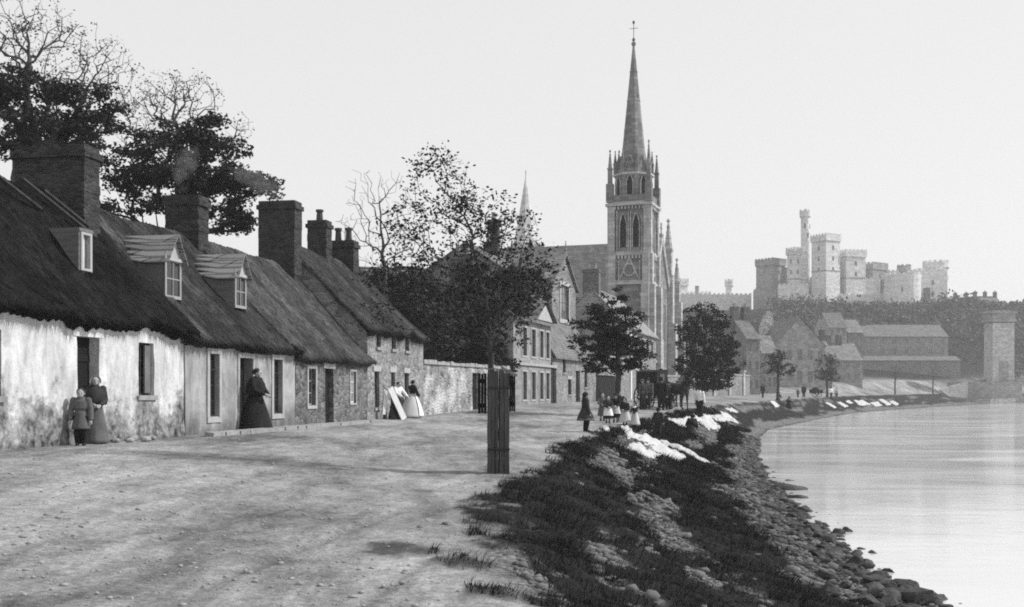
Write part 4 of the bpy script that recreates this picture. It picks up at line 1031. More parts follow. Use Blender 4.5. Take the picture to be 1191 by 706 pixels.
    for yy, zt, ww in ((yc + hw - .1, z(253, 127), 1.15), (yc + hw + 5.2, z(298, 131), .95), (yc - hw + .8, z(300, 122), .8)):
        bt = MB(); zz = zt * .68; bt.box(W - 1.2, W + .55, yy - ww / 2, yy + ww / 2, zb, zz * .6); bt.box(W - 1.1, W + .2, yy - ww / 2 + .06, yy + ww / 2 - .06, zz * .6, zz)
        pinnacle(bt, W - .4, yy, zz, zt - zz, ww * .75); bt.build('pinnacle_buttress', M['ashlar_pale'], r)
    fe = lambda a, b_, off: (W - .4 + off, a, b_)
    for yy, w, z0, h in ((yc, 1.6, 6.3, 6), (yc - 2.2, 1, 6.3, 4), (yc + 2.2, 1, 6.3, 4), (yc, 1.9, .3, 3.6), (yc + hw + 2.6, 1.5, 2.5, 4.5)):
        lancet(r, yy, z0, w, h, 0, fe if yy < yc + hw else (lambda a, b_, off: (W - .6 + off, a, b_)), 'facade_window', 'smoked')
build_church()
def second_spire():
    Y = 172; X = (611.5 - CX) / F * Y; z = lambda py: EYE + (HY - py) / F * Y - 1
    r = thing('church', 'distant pale slender octagonal spire seen behind the tree to the left of the great church', 'church', (X, Y, 1), .3)
    b = MB(); b.box(-2.2, 2.2, -2.2, 2.2, -.5, z(286)); b.build('tower', M['ashlar_pale'], r)
    s = MB(); s.lathe([(2.1, z(286)), (1.5, z(272)), (1.28, z(262)), (.05, z(204))], 8, rot=.4); s.lathe([(1.48, z(270)), (1.56, z(268)), (1.34, z(263))], 8, rot=.4); s.build('spire', M['ashlar_light'], r)
    n = MB(); n.prism([(-5, -.5), (5, -.5), (5, 9), (0, 15), (-5, 9)], 1, 20); n.build('nave', M['ashlar_church'], r)
    for k in range(4):
        a = math.pi / 2 * k; fc = lambda q, b_, off, a=a: ((2.2 + off) * math.cos(a) - q * math.sin(a), (2.2 + off) * math.sin(a) + q * math.cos(a), b_)
        lancet(r, 0, z(305), 1.0, 3, 0, fc, 'belfry_window')
    MB().tube([(0, 0, z(205)), (0, 0, z(198))], .05, 4).build('finial', M['iron'], r)
second_spire()

# ------------------------------------------------------------------ castle on its hill
def crenel(mb, x0, x1, y0, y1, z, n, mh, t=.7):
    """a ring of merlons on a rectangular top"""
    for (ax, a0, a1, k) in (('x', x0, x1, n), ('y', y0, y1, max(2, int(n * (y1 - y0) / max(x1 - x0, 1))))):
        w = (a1 - a0) / (2 * k - 1)
        for i in range(k):
            a = a0 + 2 * i * w
            if ax == 'x': mb.box(a, a + w, y0, y0 + t, z, z + mh); mb.box(a, a + w, y1 - t, y1, z, z + mh)
            elif 0 < i < k - 1: mb.box(x0, x0 + t, a, a + w, z, z + mh); mb.box(x1 - t, x1, a, a + w, z, z + mh)
CY = 420
def build_castle():
    sc = CY / F
    def X(px): return (px - CX) * sc
    def Z(py): return EYE + (HY - py) * sc
    r = thing('castle', 'large castellated stone castle of square and round towers crowning the far hill', 'castle', (X(985), CY, 20))
    cx = X(985)
    lx = lambda px: X(px) - cx
    lz = lambda py: Z(py) - 20
    def sq(px0, px1, py0, py1, y, rot, m, nm='tower', cren=6, band=True, wins=0):
        """a square tower turned to show two faces"""
        w = lx(px1) - lx(px0); c_ = (lx(px0) + lx(px1)) / 2; s = w / (abs(math.cos(rot)) + abs(math.sin(rot))) / 2
        b = MB(); zt, zb = lz(py0), lz(py1) - 6; h = zt - zb; mh = .6
        b.box(-s, s, -s, s, zb, zt - mh)
        if band: b.box(-s - .35, s + .35, -s - .35, s + .35, zt - mh - 2.2, zt - mh - .003)
        e = .35 if band else 0
        crenel(b, -s - e, s + e, -s - e, s + e, zt - mh, cren, mh)
        o = b.build(nm, M[m], r); o.location = (c_, y, 0); o.rotation_euler = (0, 0, rot)
        if band: bb = MB(); bb.box(-s - .12, s + .12, -s - .12, s + .12, zt - h * .42, zt - h * .42 + .4); bb.build('string_course', M['ashlar_castle_grey'], o)
        for k in range(wins):
            w_ = MB(); zz = zt - 4.5 - k * 4; 
            w_.box(-.45, .45, -s - .05, -s + .1, zz - 1.6, zz); w_.box(-s - .05, -s + .1, -.4, .4, zz - 1.6, zz); w_.box(s - .1, s + .05, -.4, .4, zz - 1.6, zz)
            w_.build('window', M['glass_grey'], o)
        return o
    def rd(px0, px1, py0, py1, y, m, nm='round_tower', flare=.4, slits=2):
        rr = (lx(px1) - lx(px0)) / 2; c_ = (lx(px0) + lx(px1)) / 2; zt, zb = lz(py0), lz(py1) - 6; b = MB(); q = rr - flare
        b.lathe([(q * 1.04, zb), (q, zt - 3.4), (rr, zt - 2.6), (rr, zt - .6), (rr - .5, zt - .6)], 20)
        n = max(6, int(rr * 3.2))
        for k in range(n):
            a = 2 * math.pi * k / n; a1 = a + math.pi / n
            V = [(x * math.cos(t), x * math.sin(t), zz) for zz in (zt - .6, zt) for t in (a, a1) for x in (rr, rr - .6)]
            b.add(V, [(0, 2, 6, 4), (1, 5, 7, 3), (4, 6, 7, 5), (0, 4, 5, 1), (2, 3, 7, 6)])
        o = b.build(nm, M[m], r); o.location = (c_, y, 0)
        for k in range(slits):
            a = -math.pi / 2 + .5 * (k - .5) * 1.4; zz = zt - 5.5 - 3.5 * (k % 2); d = MB(); d.box(-.3, .3, -q - .06, -q + .3, zz - 1.8, zz); w = d.build('window', M['glass_grey'], o); w.rotation_euler = (0, 0, a + math.pi / 2)
        return o
    R = math.radians
    rd(936.5, 950, 240, 352, 8, 'ashlar_castle', 'tall_turret', .5, 3)
    sq(945, 976, 273, 358, 0, R(30), 'ashlar_castle', wins=3)
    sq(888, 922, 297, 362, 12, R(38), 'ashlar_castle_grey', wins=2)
    sq(918, 934, 287, 358, 3, R(35), 'ashlar_castle', 'turret', 4, wins=2)
    sq(976, 1008, 290, 352, 4, R(16), 'ashlar_castle', wins=2)
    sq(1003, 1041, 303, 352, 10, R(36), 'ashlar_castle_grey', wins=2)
    rd(1020, 1060, 321, 368, -9, 'ashlar_castle', 'bastion', .1, 1)
    rd(1050, 1066, 306, 352, 6, 'ashlar_castle_grey', 'turret', .4, 1)
    sq(1056, 1096, 314, 362, 0, R(8), 'ashlar_castle', 'gatehouse', 5, False, wins=2)
    rd(1076, 1106, 303, 364, 2, 'ashlar_castle', 'round_tower', .6, 3)
    def wall(px0, px1, py0, py1, y, m, nm='curtain_wall', t=2, cren=8):
        b = MB(); zt = lz(py0); b.box(lx(px0), lx(px1), y, y + t, lz(py1) - 6, zt - .5); n = cren; w = (lx(px1) - lx(px0)) / (2 * n - 1)
        for i in range(n): b.box(lx(px0) + 2 * i * w, lx(px0) + (2 * i + 1) * w, y, y + .6, zt - .502, zt)
        return b.build(nm, M[m], r)
    wall(903, 937, 331, 362, -4, 'ashlar_castle', cren=7); wall(936, 1024, 342, 362, -2, 'ashlar_castle', cren=14); wall(963, 1012, 349, 364, -6, 'ashlar_castle', cren=10)
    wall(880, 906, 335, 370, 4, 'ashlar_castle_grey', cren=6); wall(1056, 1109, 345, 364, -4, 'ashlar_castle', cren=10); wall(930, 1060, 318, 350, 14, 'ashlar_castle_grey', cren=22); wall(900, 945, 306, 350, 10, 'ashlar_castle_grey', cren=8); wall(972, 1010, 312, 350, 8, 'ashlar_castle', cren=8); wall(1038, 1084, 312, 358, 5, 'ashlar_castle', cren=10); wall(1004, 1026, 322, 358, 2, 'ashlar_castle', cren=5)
    for (a, b_, c, d) in ((1067, 1072.5, 337, 353),):
        MB().box(lx(a), lx(b_), -8.3, -5.0, lz(d), lz(c)).build('gate_arch', M['smoked'], r)
    # the long outworks further left
    r2 = thing('courthouse', 'long pale castellated range with one little turret left of the castle', 'building', (X(838), CY + 15, 20))
    cx = X(838); r_ = r; 
    def put(o): o.parent = r2
    put(wall(800, 884, 337, 380, 0, 'ashlar_castle', 'range', 9, 16)); put(rd(854, 865, 319, 345, 4, 'ashlar_castle', 'turret', .4, 1)); put(sq(797, 809, 318, 350, 5, R(20), 'ashlar_castle', 'turret', 3)); put(rd(818, 823, 327, 345, 4, 'ashlar_castle_grey', 'chimney', .2, 0))
    put(wall(806, 840, 332, 360, 9, 'ashlar_castle', 'upper_range', 6, 8))
build_castle()

# ------------------------------------------------------------------ town under the castle hill
def block(px0, px1, py_e, py_b, Y, D, rot, ridge_h, m, rm, label, rows=2, cols=4, chim=((.1, 1), (.9, 1)), hip=False, cat='building', name='town_house', gable=False):
    """a house whose front runs between two image columns at depth Y, eaves at py_e"""
    a = pxw(px0, py_b, Y); d = (px1 - px0) / F * Y
    zg = g(a.x + d / 2, Y + 2); 
    r = thing(name, label, cat, (a.x, a.y, zg), rot, 'town houses below the castle')
    L = d / max(.3, math.cos(rot) - (a.x + d) / Y * math.sin(rot)) if rot else d
    H = EYE + (HY - py_e) / F * Y - zg; ops = []
    sh = H / rows
    for i in range(rows):
        for j in range(cols):
            c = L * (j + .5) / cols; ww = min(1.0, L / cols * .45); ops.append((c - ww / 2, c + ww / 2, sh * i + sh * .3, sh * i + sh * .78))
    if gable:
        b = MB(); front_wall(b, L, H, ops, .01, 3, .5, .3, -2); b.prism([(0, H), (L, H), (L / 2, H + ridge_h)], 0, .4); b.box(.01, L - .01, .34, D, -2, H); b.build('wall', M[m], r)
        rf = MB()
        for sg in (0, 1):
            x = L + .2 if sg else -.2
            rf.add([(L / 2, -.1, H + ridge_h + .15), (L / 2, D, H + ridge_h + .15), (x, D, H - .1), (x, -.1, H - .1)], [(0, 1, 2, 3)])
        rf.build('roof', M[rm], r)
    else:
        house_walls(r, L, D, H, H + ridge_h, ops, M[m], int(px0), .01, .6, zb=-2); pitched(r, L, D, H, H + ridge_h, M[rm], .3, seed=int(px0))
    for o in ops: window(r, *o, .12, (1, 1), 'trim_pale', 'glass_grey', sill=None)
    for f, p in chim: chimney(r, L * f, D / 2, .9, 1.3, H + ridge_h * .5, H + ridge_h + 1.7, 'chimney_pale', 2, seed=int(px0 + f * 10))
    return r
def build_town():
    block(868, 884, 393, 457, 165, 9, .25, 3.2, 'rubble', 'slate', 'narrow tall stone house with a smoking chimney right of the big dark tree', 3, 2)
    block(886, 904, 410, 456, 180, 9, .1, 3.4, 'rubble_warm', 'slate_church', 'stone house with a pale slate roof behind the young tree on the bank', 2, 3)
    block(900, 960, 402, 455, 205, 13, .2, 5.2, 'ashlar_town', 'slate', 'large dark gabled building with one small high window in the middle of the town', 2, 5, gable=True, chim=())
    block(938, 968, 414, 454, 214, 8, .1, 3.5, 'rubble', 'slate_church', 'broad stone house beside the large gabled building', 2, 4)
    block(968, 1003, 418, 452, 232, 9, .12, 3.5, 'ashlar_town', 'slate_church', 'pale roofed lower house at the right end of the town row', 2, 3, chim=((.15, 1), (.5, 1)))
    block(964, 985, 380, 448, 252, 9, .1, 4, 'ashlar_house', 'slate', 'tall pale fronted tenement with narrow chimney stacks behind the town row', 4, 3)
    block(986, 1004, 386, 446, 254, 9, .1, 3.5, 'rubble', 'slate_church', 'tall grey tenement beside the pale fronted tenement', 4, 2)
    block(1006, 1103, 391, 440, 322, 13, .02, 3.6, 'ashlar_town', 'slate', 'long dark warehouse with rows of small windows below the castle', 2, 7, chim=((.08, 1),), name='warehouse')
    block(1004, 1117, 419, 443, 310, 7, .02, 1.2, 'rubble', 'slate', 'long low shed in front of the dark warehouse', 1, 6, chim=(), name='shed')
    block(1114, 1140, 356, 368, 405, 9, 0, 3.4, 'ashlar_town', 'slate', 'hilltop house with four chimneys right of the castle', 2, 3, chim=((.1, 1), (.6, 1)))
    block(1140, 1166, 354, 368, 405, 9, .1, 3.2, 'rubble', 'slate', 'hilltop villa at the right end of the castle ridge', 2, 4, chim=((.05, 1), (.5, 1), (.95, 1)))
    # roadside walls
    def wallrun(a, b, h, m, label, t=.45, piers=0):
        a, b = Vector(a), Vector(b); d = b - a; L = d.length; z0 = g(a.x, a.y); z1 = g(b.x, b.y)
        r = thing('stone_wall', label, 'wall', (a.x, a.y, z0), math.atan2(d.y, d.x)); w = MB(); n = 12
        for k in range(n):
            x0, x1 = L * k / n, L * (k + 1) / n; za = (z1 - z0) * k / n
            w.box(x0, x1 - .002, 0, t, za - 1, za + h)
        w.build('wall', M[m], r)
        c = MB()
        for k in range(n): za = (z1 - z0) * k / n; c.box(L * k / n, L * (k + 1) / n - .01, -.08, t + .08, za + h + .002, za + h + .2)
        c.build('coping', M['stone_step'], r)
        for k in range(piers):
            x = L * (k + .5) / piers; p = MB(); za = (z1 - z0) * (k + .5) / piers; p.box(x - .4, x + .4, -.2, t + .2, za - 1, za + h + .5); p.box(x - .5, x + .5, -.3, t + .3, za + h + .502, za + h + .75); p.build('pier', M['ashlar_pale'], r)
        return r
    a = pxw(800, 460, 128); b = pxw(872, 460, 152)
    wallrun((a.x, a.y), (b.x, b.y), 2.6, 'rubble_warm', 'pale churchyard wall with stone piers running on beyond the church', piers=4)
    wallrun((a.x - 6, a.y - 9), (a.x - 1, a.y - 1), 2.2, 'rubble_warm', 'short stone wall at the foot of the church front')
    # curved embankment wall at the bridge foot
    r = thing('embankment_wall', 'low curved stone embankment wall at the foot of the bridge tower', 'wall', (0, 0, 0)); b = MB()
    pts = [(1146, 441, 290), (1120, 445, 282), (1102, 450, 276), (1097, 455, 270), (1106, 461, 264), (1130, 464, 262), (1150, 464, 262), (1180, 463, 266)]
    P = [pxw(*p) for p in pts]
    for i in range(len(P) - 1):
        p, q = P[i], P[i + 1]; d = (q - p); nrm = Vector((-d.y, d.x, 0)).normalized() * .35
        b.add([p - nrm, p + nrm, q + nrm, q - nrm] + [v - Vector((0, 0, 4)) for v in (p - nrm, p + nrm, q + nrm, q - nrm)], [(0, 1, 2, 3), (0, 4, 5, 1), (1, 5, 6, 2), (2, 6, 7, 3), (3, 7, 4, 0)])
    b.build('wall', M['ashlar_town'], r)
    # suspension bridge: pylon, chains, deck running off to the right
    Y = 288; r = thing('bridge', 'stone pylon of a suspension bridge with chains at the right edge', 'bridge', (pxw(1162, 462, Y).x, Y, -1), .1)
    s = Y / F; H = lambda py: EYE + (HY - py) * s + 1; w = 13.4 * s
    p = MB()
    p.box(-w, -w * .42, -2.2, 2.2, 0, H(376), .12); p.box(w * .42, w, -2.2, 2.2, 0, H(376), .12); p.box(-w * .985, w * .985, -2.15, 2.15, H(420), H(376)); p.build('pylon', M['ashlar_pale'], r)
    p = MB(); p.box(-w * .43, w * .43, -2.1, 2.1, 0, H(419)); p.build('gateway', M['ashlar_town'], r)
    p = MB(); p.box(-w * 1.12, w * 1.12, -2.6, 2.6, H(375), H(372)); p.box(-w * 1.03, w * 1.03, -2.4, 2.4, H(372), H(365)); p.box(-w * 1.15, w * 1.15, -2.7, 2.7, H(364.9), H(362)); p.build('cornice', M['ashlar_town'], r)
    for yy in (-2, 2):
        c = MB(); c.tube([(-w, yy, H(374)), (-w - 8 * s * 2, yy, H(392)), (-w - 30 * s, yy, H(413))], .09, 6); c.tube([(w, yy, H(374)), (w + 10, yy, H(400)), (w + 22, yy, H(415)), (w + 40, yy, H(424)), (w + 60, yy, H(428))], .12, 6); c.build('chain', M['iron'], r)
    dk = MB(); dk.box(w, w + 70, -3, 3, H(447), H(441)); dk.build('deck', M['ashlar_town'], r)
    for k in range(24):
        x = w + 3 + k * 2.4
        for yy in (-2.4, 2.4): hg = MB(); hg.tube([(x, yy, H(441)), (x, yy, H(np.interp(x - w, [0, 10, 22, 40, 60], [374, 400, 415, 424, 428])))], .05, 4); hg.build('hanger', M['iron'], r)
    ab = MB(); ab.box(-w - 9, w + 1, -4, 4, -3, H(444)); ab.build('abutment', M['ashlar_town'], r)
build_town()
# ------------------------------------------------------------------ trees: branches reach out to points of a crown, leaves hang at the reached points
def tree(name, label, cat, base, trunk_h, blobs, n, leaf=60, lsize=.09, clump=(.45, .45, .3), bark='bark', lm='leaf_dark', seed=1, r_tip=.006, r_max=.25, spread=1., step=.35, group=None, lean=(0, 0), leaf_frac=1., wob=.12, parent_z=None, gap=0., pw=2.35):
    r = np.random.default_rng(seed); base = np.array(base, float)
    tg = []
    wts = np.array([b[1][0] * b[1][1] * b[1][2] * (b[2] if len(b) > 2 else 1) for b in blobs]) ** .8; wts /= wts.sum()
    for b, w in zip(blobs, wts):
        k = max(3, int(n * w)); d = r.normal(size=(k, 3)); d /= np.linalg.norm(d, axis=1)[:, None]
        tg.append(np.array(b[0]) - base + d * (r.random(k) ** .42)[:, None] * np.array(b[1]))
    tg = np.concatenate(tg)
    top = np.array([lean[0], lean[1], trunk_h])
    nodes = [np.zeros(3)]; par = [-1]
    k = max(3, int(trunk_h / step))
    for i in range(1, k + 1):
        q = i / k; nodes.append(top * q + r.normal(0, wob * .25, 3) * np.array([1, 1, 0]) * (q > .2)); par.append(len(nodes) - 2)
    cen = tg.mean(0); hi = tg[:, 2].max()
    # a leader up through the crown
    last = len(nodes) - 1; lead = np.array([cen[0], cen[1], cen[2] + (hi - cen[2]) * .5]); m = max(2, int(np.linalg.norm(lead - top) / step))
    p0 = nodes[last]
    for i in range(1, m + 1):
        nodes.append(p0 + (lead - p0) * i / m + r.normal(0, wob, 3)); par.append(len(nodes) - 2)
    order = np.argsort(np.linalg.norm(tg - top, axis=1)); tips = []
    A = np.zeros((len(tg) * 40 + 500, 3)); A[:len(nodes)] = nodes; cnt = len(nodes)
    dep = np.zeros(len(A)); 
    for i in range(1, cnt): dep[i] = dep[par[i]] + np.linalg.norm(A[i] - A[par[i]])
    t0 = max(2, int(k * .7))
    for t in tg[order]:
        d = np.linalg.norm(A[t0:cnt] - t, axis=1); up = np.maximum(A[t0:cnt, 2] - t[2], 0)
        j = t0 + int(np.argmin(d * spread + .25 * dep[t0:cnt] + up * .9)); p = A[j].copy(); L = np.linalg.norm(t - p); m = max(1, int(L / step)); cur = j
        bow = r.normal(0, .09, 3) * L; bow[2] += .10 * L
        for i in range(1, m + 1):
            if cnt >= len(A): break
            q = i / m; A[cnt] = p + (t - p) * q + bow * math.sin(math.pi * q) * (1 - .3 * q) + r.normal(0, wob * .3, 3) * (q < 1)
            par.append(cur); dep[cnt] = dep[cur] + L / m; cur = cnt; cnt += 1
        tips.append(cur)
    A = A[:cnt]; par = np.array(par)
    rad = np.zeros(cnt); kids = [[] for _ in range(cnt)]
    for i in range(1, cnt): kids[par[i]].append(i)
    for i in range(cnt - 1, -1, -1):
        rad[i] = r_tip if not kids[i] else sum(rad[c] ** pw for c in kids[i]) ** (1 / pw)
    sc = r_max / rad[0]
    rad = np.where(rad > r_tip * 1.01, r_tip + (rad - r_tip) * (r_max - r_tip) / max(rad[0] - r_tip, 1e-6), rad)
    rad[:3] *= np.array([1.35, 1.12, 1.0])[:min(3, cnt)]
    b = MB(); done = np.zeros(cnt, bool)
    for t in sorted(range(cnt), key=lambda i: -dep[i]):
        if done[t]: continue
        ch = [t]; c = t
        while par[c] >= 0:
            c = par[c]; ch.append(c)
            if done[c]: break
        for i in ch: done[i] = True
        if len(ch) < 2: continue
        ch = ch[::-1]; rr = [rad[i] for i in ch]
        if len(ch) > 1: rr[0] = min(rr[0], rr[1] * 1.6)
        b.tube([A[i] for i in ch], rr, 8 if max(rr) > .1 else (5 if max(rr) > .025 else 3), caps=False)
    root = thing(name, label, cat, base.tolist(), 0, group)
    b.build('trunk', M[bark], root, True)
    if leaf:
        T = A[np.array(tips)]; T = T[r.random(len(T)) < leaf_frac]
        if gap: T = T[vnoise(T[:, 0] * .9 + 40, T[:, 2] * .9 + T[:, 1] * .5, seed) > gap]
        k = len(T); cs = r.uniform(.55, 1.25, k); cn = np.maximum(1, (leaf * cs ** 1.5 * r.uniform(.5, 1.4, k)).astype(int)); idx = np.repeat(np.arange(k), cn)
        d = r.normal(size=(len(idx), 3)); d /= np.linalg.norm(d, axis=1)[:, None]
        P = T[idx] + d * (r.random(len(idx)) ** .5)[:, None] * np.array(clump) * cs[idx][:, None]
        P = P + r.normal(0, .03, P.shape)
        nl = len(P); s = lsize * r.uniform(.6, 1.3, nl)[:, None]
        u = r.normal(size=(nl, 3)); u[:, 2] *= .6; u /= np.linalg.norm(u, axis=1)[:, None]
        v = np.cross(u, r.normal(size=(nl, 3))); v /= np.linalg.norm(v, axis=1)[:, None] + 1e-9
        V = np.stack([P - u * s, P - v * s * .55 + u * s * .1, P + u * s, P + v * s * .55 + u * s * .1], 1).reshape(-1, 3)
        link('crown', npmesh('crown', V, np.arange(4 * nl).reshape(-1, 4)), M[lm], root)
    return root
def B(px, py, Y, rx, ry, dens=1, rz_depth=None):
    """ellipsoid of crown whose middle is seen at (px, py) at depth Y; half sizes in image points"""
    p = pxw(px, py, Y); k = Y / F
    return ((p.x, p.y, p.z), (rx * k, (rz_depth or max(rx, ry * .8) * k), ry * k), dens)
def base(px, Y): x = (px - CX) / F * Y; return (x, Y, g(x, Y) - .05)
def build_trees():
    # the young tree growing out of the plank guard on the bank
    tree('young_tree', 'slender young tree with thin ragged leaves growing out of the wooden plank guard', 'tree', base(577, 20.3), 2.6,
         [B(555, 330, 20.3, 85, 60), B(480, 275, 20.3, 48, 50, 1.5), B(515, 222, 20.3, 50, 45, 1.4), B(560, 260, 20.3, 55, 42, 1.5), B(620, 325, 20.3, 40, 55, 1.2), B(465, 335, 20.3, 48, 45, 1.1), B(500, 185, 20.3, 32, 20, 1.4), B(560, 385, 20.3, 65, 28, .7), B(605, 270, 20.3, 32, 34, 1.0)],
         760, 11, .038, (.18, .18, .11), 'bark', 'leaf_dark', 3, .0035, .055, .9, .16, lean=(-.12, 0), wob=.035, leaf_frac=.9)
    # bare tree behind the two storey cottage
    tree('bare_tree', 'leafless slender tree with upswept twigs behind the end of the thatched row', 'tree', base(452, 54), 3.5,
         [B(415, 235, 54, 22, 45), B(440, 225, 54, 24, 45), B(465, 250, 54, 22, 50), B(450, 290, 54, 45, 45), B(402, 275, 54, 14, 40, .7)], 330, 0, bark='bark', seed=5, r_tip=.008, r_max=.11, spread=1, step=.3, wob=.03, pw=2.0)
    # the mass of trees over the garden wall
    G = 'trees over the garden wall'
    tree('leafy_tree', 'dark bushy tree leaning against the end of the two storey cottage', 'tree', base(505, 57), 2.4,
         [B(470, 350, 57, 46, 42), B(505, 378, 57, 40, 40), B(440, 335, 57, 24, 22, .6), B(490, 338, 57, 36, 22, .7)], 190, 55, .15, (.7, .7, .45), lm='leaf', gap=.25, seed=7, r_tip=.012, r_max=.16, step=.5, group=G)
    tree('leafy_tree', 'dark spreading tree in the middle above the garden wall', 'tree', base(545, 61), 2.6,
         [B(545, 355, 61, 50, 50), B(560, 395, 61, 42, 34), B(525, 345, 61, 34, 26), B(580, 350, 61, 36, 36)], 190, 55, .16, (.75, .75, .45), lm='leaf_dark', gap=.25, seed=8, r_tip=.012, r_max=.17, step=.5, group=G)
    tree('leafy_tree', 'dark leafy tree against the corner of the bay house', 'tree', base(592, 62.5), 2.4,
         [B(590, 350, 62.5, 30, 45), B(608, 335, 62.5, 24, 28), B(580, 400, 62.5, 22, 40)], 140, 55, .15, (.65, .65, .45), lm='leaf', gap=.2, seed=9, r_tip=.012, r_max=.15, step=.5, group=G)
    tree('shrub', 'dark shrub behind the doorway of the garden wall', 'shrub', base(520, 60), .8,
         [B(515, 425, 60, 34, 26), B(548, 430, 60, 30, 24), B(575, 425, 60, 22, 26)], 110, 70, .15, (.6, .6, .45), lm='leaf_dark', seed=10, r_tip=.01, r_max=.08, step=.4)
    # street trees
    G = 'street trees along the river bank'
    tree('street_tree', 'round dark street tree behind the group of girls', 'tree', base(719, 50.5), 2.4,
         [B(705, 355, 50.5, 24, 20, .8), B(695, 380, 50.5, 34, 20), B(728, 378, 50.5, 30, 20), B(688, 405, 50.5, 26, 16), B(735, 405, 50.5, 26, 14), B(712, 412, 50.5, 40, 20), B(708, 385, 50.5, 34, 30, .7), B(748, 410, 50.5, 16, 8, 1), B(670, 398, 50.5, 14, 9, 1), B(690, 425, 50.5, 24, 9, 1), B(733, 425, 50.5, 22, 9, 1), B(712, 342, 50.5, 12, 9, .8)],
         250, 46, .08, (.34, .34, .13), lm='leaf_dark', seed=12, r_tip=.01, r_max=.13, step=.3, wob=.05, group=G)
    tree('street_tree', 'broad dense dark street tree beside the man in the white shirt', 'tree', base(816, 83), 2.4,
         [B(820, 372, 83, 26, 22), B(808, 395, 83, 26, 28), B(838, 400, 83, 26, 26), B(815, 425, 83, 32, 18), B(846, 418, 83, 20, 20), B(802, 432, 83, 18, 16), B(832, 440, 83, 26, 14), B(814, 446, 83, 26, 10)],
         330, 48, .11, (.42, .42, .26), lm='leaf_dark', seed=13, r_tip=.012, r_max=.2, step=.4, wob=.05, group=G)
    tree('street_tree', 'small young street tree in front of the pale roofed stone house', 'tree', base(905, 121), 2.3,
         [B(905, 420, 121, 14, 14), B(897, 428, 121, 11, 9), B(914, 430, 121, 12, 9)], 80, 22, .12, (.4, .4, .3), lm='leaf', seed=14, r_tip=.015, r_max=.16, step=.5, wob=.06, group=G)
    tree('street_tree', 'small round street tree in front of the broad stone house', 'tree', base(962, 163), 2.4,
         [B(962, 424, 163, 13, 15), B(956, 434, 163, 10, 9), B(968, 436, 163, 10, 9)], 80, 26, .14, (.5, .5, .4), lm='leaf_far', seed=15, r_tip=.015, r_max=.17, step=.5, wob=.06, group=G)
    for px, Y, sd, lb in ((1041, 238, 16, 'thin bare street sapling in front of the left of the low shed'), (1085, 279, 17, 'thin bare street sapling nearest the bridge tower')):
        tree('street_sapling', lb, 'tree', base(px, Y), 2.8, [B(px, 432, Y, 7, 10)], 26, 3, .16, (.5, .5, .5), lm='leaf_far', seed=sd, r_tip=.03, r_max=.17, step=.6, wob=.06, group='saplings before the shed')
    # great trees behind the cottages
    G = 'tall trees behind the thatched row'
    tree('tall_tree', 'tall tree with heavy dark foliage behind the nearest chimney', 'tree', base(70, 40), 4.5,
         [B(20, 105, 40, 44, 28), B(95, 108, 40, 44, 20), B(60, 150, 40, 70, 22), B(120, 138, 40, 26, 20), B(15, 165, 40, 30, 22, .7), B(135, 150, 40, 14, 10), B(-40, 120, 40, 50, 45)],
         250, 75, .085, (.55, .55, .22), lm='leaf_dark', seed=21, r_tip=.012, r_max=.26, pw=2.05, step=.5, wob=.08, group=G, gap=.22)
    tree('tall_tree', 'tall spreading dark tree between the first and third chimneys', 'tree', base(205, 46), 4.0,
         [B(205, 165, 46, 50, 24), B(260, 175, 46, 34, 22), B(160, 195, 46, 42, 26), B(230, 205, 46, 60, 22), B(285, 212, 46, 36, 18), B(150, 240, 46, 34, 26, .8), B(270, 250, 46, 34, 24, .9), B(215, 240, 46, 40, 20, .6), B(312, 220, 46, 18, 12, .8), B(250, 145, 46, 20, 12)],
         330, 75, .095, (.55, .55, .24), lm='leaf_dark', seed=22, r_tip=.012, r_max=.28, pw=2.05, step=.55, wob=.09, group=G, gap=.2)
    tree('tall_bare_tree', 'tall nearly leafless tree spreading its branches over the top left corner', 'tree', base(10, 50), 6.0,
         [B(60, 60, 50, 100, 40), B(20, 30, 50, 70, 45), B(110, 90, 50, 60, 35), B(-50, 60, 50, 60, 70), B(150, 120, 50, 30, 30)],
         700, 9, .06, (.35, .35, .25), lm='leaf_dark', seed=23, r_tip=.009, r_max=.24, step=.45, wob=.09, group=G, leaf_frac=.5, pw=2.0)
    tree('tall_bare_tree', 'nearly leafless tree showing its twigs above the dark tree between the chimneys', 'tree', base(215, 54), 6.0,
         [B(200, 110, 54, 38, 34), B(232, 118, 54, 30, 36), B(165, 125, 54, 34, 28), B(275, 150, 54, 22, 28, .6), B(190, 165, 54, 60, 40, .6)],
         520, 8, .06, (.35, .35, .25), lm='leaf_dark', seed=24, r_tip=.009, r_max=.2, step=.45, wob=.08, group=G, leaf_frac=.45, pw=2.0)
build_trees()
